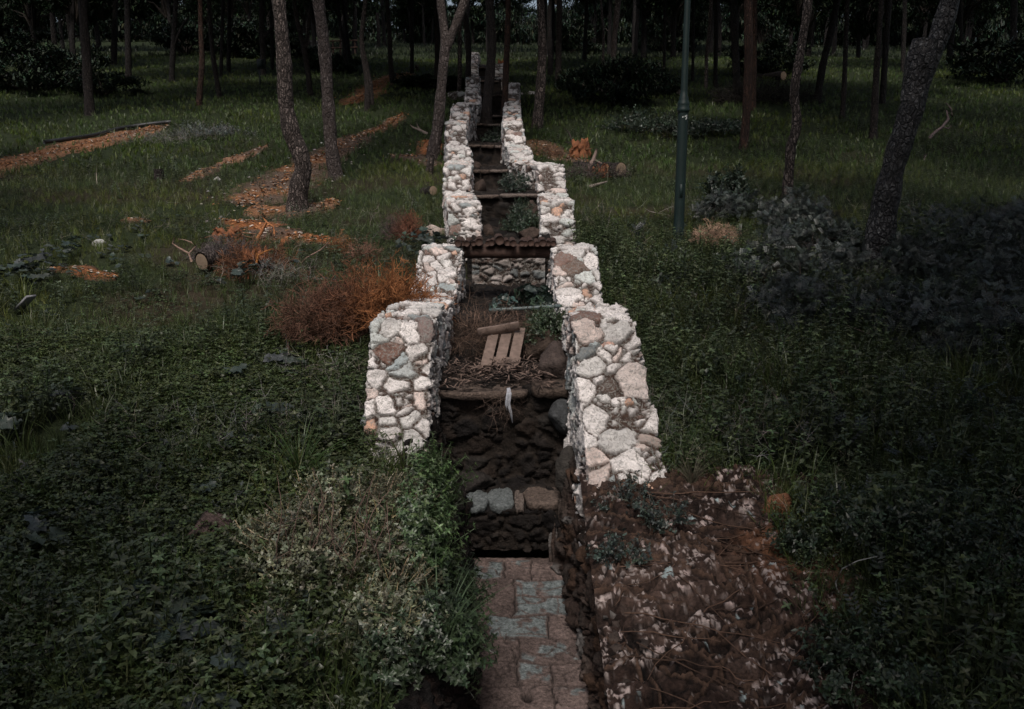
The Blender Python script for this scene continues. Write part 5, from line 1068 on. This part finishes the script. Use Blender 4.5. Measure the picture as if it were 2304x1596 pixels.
# ragged orange dead stumps
def ragged(label, px, v, w_, h_, seed, mat='orange_wood'):
    p = hit(px, v); u = p[1] / FOC; rs = np.random.RandomState(seed); k = 22; n = 9; a = np.arange(k) / k * 6.283; z = np.linspace(-.08, 1, n)
    topv = .66 + .42 * noise3(np.stack([np.cos(a) * 2, np.sin(a) * 2, 0 * a + seed], -1), 2.6, seed) + .1 * rs.uniform(-1, 1, k); rr = 1 + .3 * noise3(np.stack([np.cos(a), np.sin(a), 0 * a + seed], -1), 1.7, seed + 1)
    V = np.stack([(w_ * u / 2) * rr[None] * (1.15 - .3 * z[:, None]) * np.cos(a), .7 * (w_ * u / 2) * rr[None] * (1.15 - .3 * z[:, None]) * np.sin(a), h_ * u * z[:, None] * topv[None]], -1)
    V = V + .07 * w_ * u * rs.normal(0, 1, V.shape) * .5; s = Soup(); i = np.arange(n - 1)[:, None] * k; j = np.arange(k)[None]; j2 = (j + 1) % k
    VV = np.concatenate([V.reshape(-1, 3), [[0, 0, h_ * u * .35]]]); s.add(VV, np.concatenate([np.stack([i + j, i + j2, i + k + j2, i + k + j], -1).reshape(-1, 4), [[(n - 1) * k + q, (n - 1) * k + (q + 1) % k, n * k, n * k] for q in range(k)]]), (.3, .1, .02))
    r = empty('rotten_stump', tuple(p), label, 'stump'); s.build('rotten_wood', M[mat], r, True)
    s = Soup()
    for q in range(7):
        a_ = rs.uniform(0, 6.28); e = np.array([math.cos(a_) * w_ * u * .9, math.sin(a_) * w_ * u * .6, rs.uniform(0, .5) * h_ * u]); tube(s, [[0, 0, .1 * h_ * u], e * .5 + [0, 0, .08], e], [.02, .014, .005], (.22, .12, .07), 5, False)
    s.build('roots', M['twig'], r); return r
ragged('upright orange rotten stump on the right slope', 1305, 355, 44, 58, 3)
ragged('orange root plate of the lying log', 1350, 398, 44, 30, 5)
ragged('orange rotten stump in the root heap at left', 575, 622, 60, 70, 7)
ragged('orange root mass at the top of the root heap', 515, 545, 70, 45, 9)
ragged('bright orange broken wood beside the farthest wall', 1128, 158, 16, 28, 11)
def branch(label, pts, rad, col=(.2, .16, .14), subs=(), name='dead_branch', lift=.04, group='fallen dead branches'):
    W = [hit(*pts[0])]; Y0 = W[0][1]; W = np.array([at(px, v, Y0 + dy) for px, v, dy in [(p[0], p[1], p[2] if len(p) > 2 else 0) for p in pts]]); r_ = np.linspace(rad, rad * .35, len(W)); o_ = W[0].copy()
    s = Soup(); tube(s, W - o_, r_, col, 6, True, .1)
    for q in subs: Q_ = np.array([at(a[0], a[1], Y0) for a in q]) - o_; tube(s, Q_, np.linspace(rad * .55, rad * .2, len(Q_)), col, 5, True, .1)
    o = s.build(name, M['twig'], None, True); o.location = o_; return tag(o, label, 'branch', group)
branch('forked pale stick on the grass left of the wall', [(962, 302), (946, 294), (930, 287), (922, 281)], .05, (.24, .19, .165), [[(946, 294), (940, 284), (937, 276)]])
branch('short pale stick on the grass below the lying log', [(1325, 422), (1345, 415), (1366, 409)], .05, (.24, .2, .18))
branch('pale crooked branch rising beside the lying log', [(1330, 392), (1327, 372), (1335, 360), (1340, 346), (1343, 335)], .07, (.26, .19, .165), [[(1335, 360), (1348, 366), (1362, 372)]])
branch('dark thin dead sapling beside the orange stump', [(1290, 338), (1287, 318), (1281, 300), (1268, 286)], .03, (.05, .04, .04), [[(1287, 318), (1278, 322), (1270, 318)]])
branch('crooked grey dead branch standing in the grass at the right', [(2090, 312), (2104, 298), (2120, 286), (2134, 268), (2130, 250), (2143, 262), (2140, 245), (2128, 232)], .05, (.13, .10, .10), [[(2120, 286), (2134, 290), (2142, 282)]])
branch('small crooked dead stick right of the massive pine', [(2080, 362), (2082, 350), (2078, 352), (2088, 345)], .03, (.14, .11, .11))
branch('dead root arm curling left of the root heap', [(432, 590), (425, 570), (402, 558), (388, 548), (392, 535)], .018, (.30, .20, .16), [[(425, 570), (440, 555), (430, 545), (415, 540), (400, 538)]])
branch('long pale dead root lying right of the root heap', [(600, 590), (625, 582), (650, 596), (670, 600), (690, 580), (722, 562), (740, 545)], .02, (.26, .17, .14), [[(625, 582), (640, 570), (635, 560)]])
branch('thick orange dead root crossing the bare soil', [(575, 545), (590, 520), (600, 500), (615, 510), (618, 530)], .03, (.34, .14, .06), [[(590, 520), (575, 505), (560, 498)], [(600, 500), (590, 488)]])
branch('orange vertical root in the heap at left', [(578, 630), (576, 600), (580, 575), (572, 555)], .022, (.40, .16, .05), [[(576, 600), (560, 590), (545, 592)], [(580, 575), (600, 565), (612, 560)]])
branch('thin pale curved twig in the right weeds', [(2010, 802), (2000, 780), (1980, 765), (1950, 750), (1905, 732)], .010, (.26, .2, .18), [[(1890, 770), (1886, 745), (1880, 740)]], 'bare_twig', group='pale bare twigs in the scrub')
branch('thin straight dead stem below the zigzag pine', [(1800, 680), (1801, 640), (1800, 590)], .010, (.3, .23, .2), (), 'bare_twig', group='pale bare twigs in the scrub')
branch('forked bare twig in front of the massive pine', [(1985, 745), (1980, 705), (1976, 680), (1982, 668)], .010, (.28, .2, .17), [[(1976, 680), (1968, 665)]], 'bare_twig', group='pale bare twigs in the scrub')
branch('long curved twig arching right of the rocky bank', [(1890, 1350), (1880, 1310), (1895, 1280), (1930, 1262), (1975, 1252)], .006, (.26, .26, .25), (), 'bare_twig', group='pale bare twigs in the scrub')
branch('curling light twig left of the lamp post', [(1505, 485), (1480, 480), (1462, 476), (1450, 468)], .01, (.3, .26, .25), [[(1480, 480), (1500, 470), (1508, 478)]], 'bare_twig', group='pale bare twigs in the scrub')
branch('lone upright dry stem in the left grass', [(218, 415), (217, 395), (218, 372)], .012, (.35, .3, .25), (), 'bare_twig', group='pale bare twigs in the scrub')
for i in range(14):
    x0, v0 = (640, 1170), (760, 1150); cx_ = 630 + 19 * i + RS.uniform(-10, 10); cv = 1120 + RS.uniform(-20, 60); W = [(cx_, cv + 130)]
    pts = [(cx_ + RS.uniform(-60, 60), cv + RS.uniform(120, 200), -.15), (cx_ + RS.uniform(-30, 30), cv + 70, -.2), (cx_, cv + 10, -.22), (cx_ + RS.uniform(-60, 60), cv - 40, -.15)]
    W = np.array([at(p[0], p[1], 4.9 + p[2]) for p in pts]); s = Soup(); V, _ = spline(W, .03); V = V + np.cumsum(RS.normal(0, .004, V.shape), axis=0); tube(s, V - W[0], np.linspace(.0045, .002, len(V)), np.array([.17, .115, .095]) * RS.uniform(.5, 1.3), 5)
    q_ = V[len(V) // 2] - W[0]; tube(s, [q_, q_ + RS.normal(0, .04, 3), q_ + RS.normal(0, .09, 3)], [.003, .0025, .0015], (.14, .1, .08), 4); o = s.build('bare_twig', M['twig'], None, True); o.location = W[0]
    tag(o, 'one of the bent brown twigs hanging in the airy shrub, bottom left', 'twig', 'bent twigs of the airy shrub')
# rocks
def grock(label, px, v, w_, h_, col, seed, mat='rubble', d=.8):
    p = hit(px, v); u = p[1] / FOC; return rock(label, (p[0], p[1], p[2] + h_ * u * .3), (w_ * u, w_ * u * d, h_ * u * 1.1), col, seed, mat)
grock('pinkish brown rock half hidden in the lower left weeds', 470, 1235, 100, 100, (.085, .06, .055), 91)
grock('dark round stone at the far lower left', 78, 1130, 42, 50, (.06, .06, .065), 92)
grock('pale flat stone in the left grass', 228, 556, 28, 16, (.42, .42, .40), 93, 'stone')
grock('small white stone in the grass beyond the pale dirt streak', 488, 408, 14, 10, (.5, .48, .45), 94, 'stone')
grock('block of pale stone left of the upper wall foot', 972, 528, 34, 20, (.42, .34, .30), 95, 'stone')
grock('second pale stone against the left upper wall foot', 998, 530, 26, 18, (.26, .2, .17), 96, 'stone')
grock('tiny white stone on the left grass before the dry soil patch', 560, 530, 10, 8, (.5, .46, .42), 97, 'stone')
grock('orange boulder at the top edge of the rocky bank', 1745, 1165, 55, 70, (.22, .10, .055), 98)
grock('pale rock beside the lamp post collar on the far slope', 1527, 214, 12, 10, (.45, .35, .32), 99, 'stone')
# kerb walls
def kerb(label, x0, x1, v, h_, seed, depth=.3):
    p = hit((x0 + x1) / 2, v); u = p[1] / FOC; xa, xb = at(x0, v, p[1])[0], at(x1, v, p[1])[0]; L = xb - xa; n1 = max(20, int(L / .03)); hh = h_ * u
    t = np.linspace(0, 1, n1)[:, None]; cs = [(0, -.3), (0, hh * .33), (0, hh * .66), (0, hh), (.1, hh), (.2, hh), (.3, hh), (.3, -.3)]
    pr = resample([(a, b) for a, b in cs], lambda y: .03); P = np.stack([xa + L * t + 0 * pr[None, :, 0], p[1] + pr[None, :, 0] + 0 * t, p[2] + pr[None, :, 1] + 0 * t], -1)
    Pn, col = masonry(P[:, ::-1][::-1], (.34, .34, .18), seed, WHITE if seed != 5 else BROWN, (.05, .035, .03), .03, .03)
    r = empty('kerb_wall', (xa, p[1], p[2]), label, 'low wall'); link('masonry', raw('masonry', (Pn - np.array(r.location)).reshape(-1, 3), gridq(*Pn.shape[:2]), (col * .8).reshape(-1, 3), True), M['stone'], r)
kerb('low stone kerb wall left of the upper channel', 1008, 1050, 226, 18, 401)
kerb('thin stone kerb line right of the upper channel', 1172, 1203, 213, 5, 403)
kerb('low retaining wall of pale stones far up the left slope', 688, 722, 108, 16, 405)
# lit back wall under the footbridge
pr = resample([(0, -.2), (0, .15), (0, .44), (.12, .46), (.3, .46)], lambda y: .018); t = np.linspace(0, 1, 56)[:, None]
P = np.stack([-.56 + 1.02 * t + 0 * pr[None, :, 0], 11.86 + pr[None, :, 0] + 0 * t, -1.53 + pr[None, :, 1] + .03 * np.sin(t * 7)], -1)
Pn, col = masonry(P[:, ::-1][::-1], (.17, .17, .10), 411, ([(.40, .35, .33), (.28, .24, .22), (.14, .155, .16), (.09, .06, .05)], [4, 3, 2, 4]), (.04, .028, .022), .03, .018)
r = empty('stone_wall', (-.56, 11.86, -1.53), 'short grey stone back wall seen under the log footbridge', 'stone wall'); link('masonry', raw('masonry', (Pn - np.array(r.location)).reshape(-1, 3), gridq(*Pn.shape[:2]), col.reshape(-1, 3), True), M['stone'], r)
# hose on the orange path, fence, notice box
W = np.array([hit(px, v) + [0, 0, .09] for px, v in ((100, 328), (150, 322), (215, 312), (262, 298), (300, 291), (350, 285), (385, 281))]); V, _ = spline(W, .2); s = Soup(); tube(s, V - W[0], .055, (.02, .02, .02), 8); o = s.build('hose', M['hose'], None, True); o.location = W[0]; tag(o, 'black irrigation hose along the upper edge of the orange path', 'hose')
p = hit(750, 125); q = hit(812, 125); r = empty('rail_fence', tuple(p), 'dark wooden rail fence far up the left slope behind the pines', 'fence'); L = q[0] - p[0]
for i in range(4): s = Soup(); log(s, (L * i / 3, 0, -.3), (L * i / 3, 0, 1.0), .06, (.05, .04, .035)); s.build('post', M['dark_wood'], r, True)
for z in (.45, .9): s = Soup(); log(s, (-.2, -.08, z), (L + .2, -.08, z + .05), .05, (.05, .04, .035)); s.build('rail', M['dark_wood'], r, True)
p = hit(586, 195); u = p[1] / FOC; r = empty('notice_box', tuple(p), 'dark framed notice box on a thin post among the left pines', 'notice box')
s = Soup(); box(s, (0, 0, 20 * u), (3 * u, 3 * u, 44 * u), col=(.03, .03, .03)); s.build('post', M['hose'], r)
s = Soup(); box(s, (5 * u, -.06, 46 * u), (17 * u, .12, 20 * u), col=(.03, .03, .03)); s.build('cabinet', M['hose'], r)
s = Soup(); box(s, (5 * u, -.125, 46 * u), (12 * u, .02, 14 * u), col=(.03, .03, .03)); s.build('door', M['post_paint'], r)
# dark bushes under the far pines and along the ridge
def bush(label, x, y, rx, rz, k, group):
    me, ml = BUSHES[k % 3]; z = float(H(x, y)); r = empty('bush', (x, y, z), label, 'bush', group, RS.uniform(0, 6.28))
    for m_, nm in ((me, 'foliage'), (ml, 'branches')):
        o = bpy.data.objects.new(nm, m_); C.objects.link(o); o.parent = r; o.scale = (rx, rx * .85, rz); o.location = (0, 0, rz * .45)
for i, (px, v, rx, rz, lb) in enumerate(((60, 205, 2.4, 1.6, 'large dim bush at the left edge under the pines'), (135, 190, 2.2, 1.5, 'dim bush right of the one at the left edge'), (235, 215, 1.6, 1.0, 'dim bush beside the stout lone pine'), (30, 130, 3, 2, 'dark bush at the upper left corner'), (540, 125, 2.6, 1.8, 'greyish bush below the far low retaining wall'), (640, 130, 2.4, 1.7, 'bush between the kinked pine and the retaining wall'), (745, 165, 1.6, 1.0, 'dark bush right of the slim limbed pine'), (1370, 235, 2.0, 1.5, 'large dark bush right of the wall on the mid slope'), (1310, 210, 1.4, 1.0, 'smaller dark bush beside the large one right of the wall'), (1440, 215, 1.6, 1.2, 'dark bush left of the lamp post on the far slope'), (960, 200, 1.5, .5, 'low dark broad leaved patch left of the upper channel'), (1000, 205, 1.3, .5, 'low dark patch against the thin pale pine'), (1720, 165, 2.0, 1.3, 'dark bush behind the red brown trunks'), (2240, 190, 3, 1.8, 'dim bush at the right edge of the wood'), (420, 120, 2.6, 1.8, 'dark bush between the forked pines at upper left'), (1270, 120, 2.6, 2.2, 'tall dark bush behind the wall at the right'), (1500, 120, 3, 2.2, 'tall dark bush behind the lamp post'))):
    p = hit(px, v); bush(lb, p[0], p[1], rx, rz, i % 4, 'bushes on the slope')
rs = np.random.RandomState(5)
for i in range(64):
    y = rs.uniform(84, 122); x = -.66 * y + 1.32 * y * (i + rs.uniform(-.3, .3)) / 63
    bush('one of the dark bushes closing off the wood along the ridge', x, y, rs.uniform(3.0, 4.6), rs.uniform(3.4, 5.6), i % 4, 'dark bushes along the ridge')
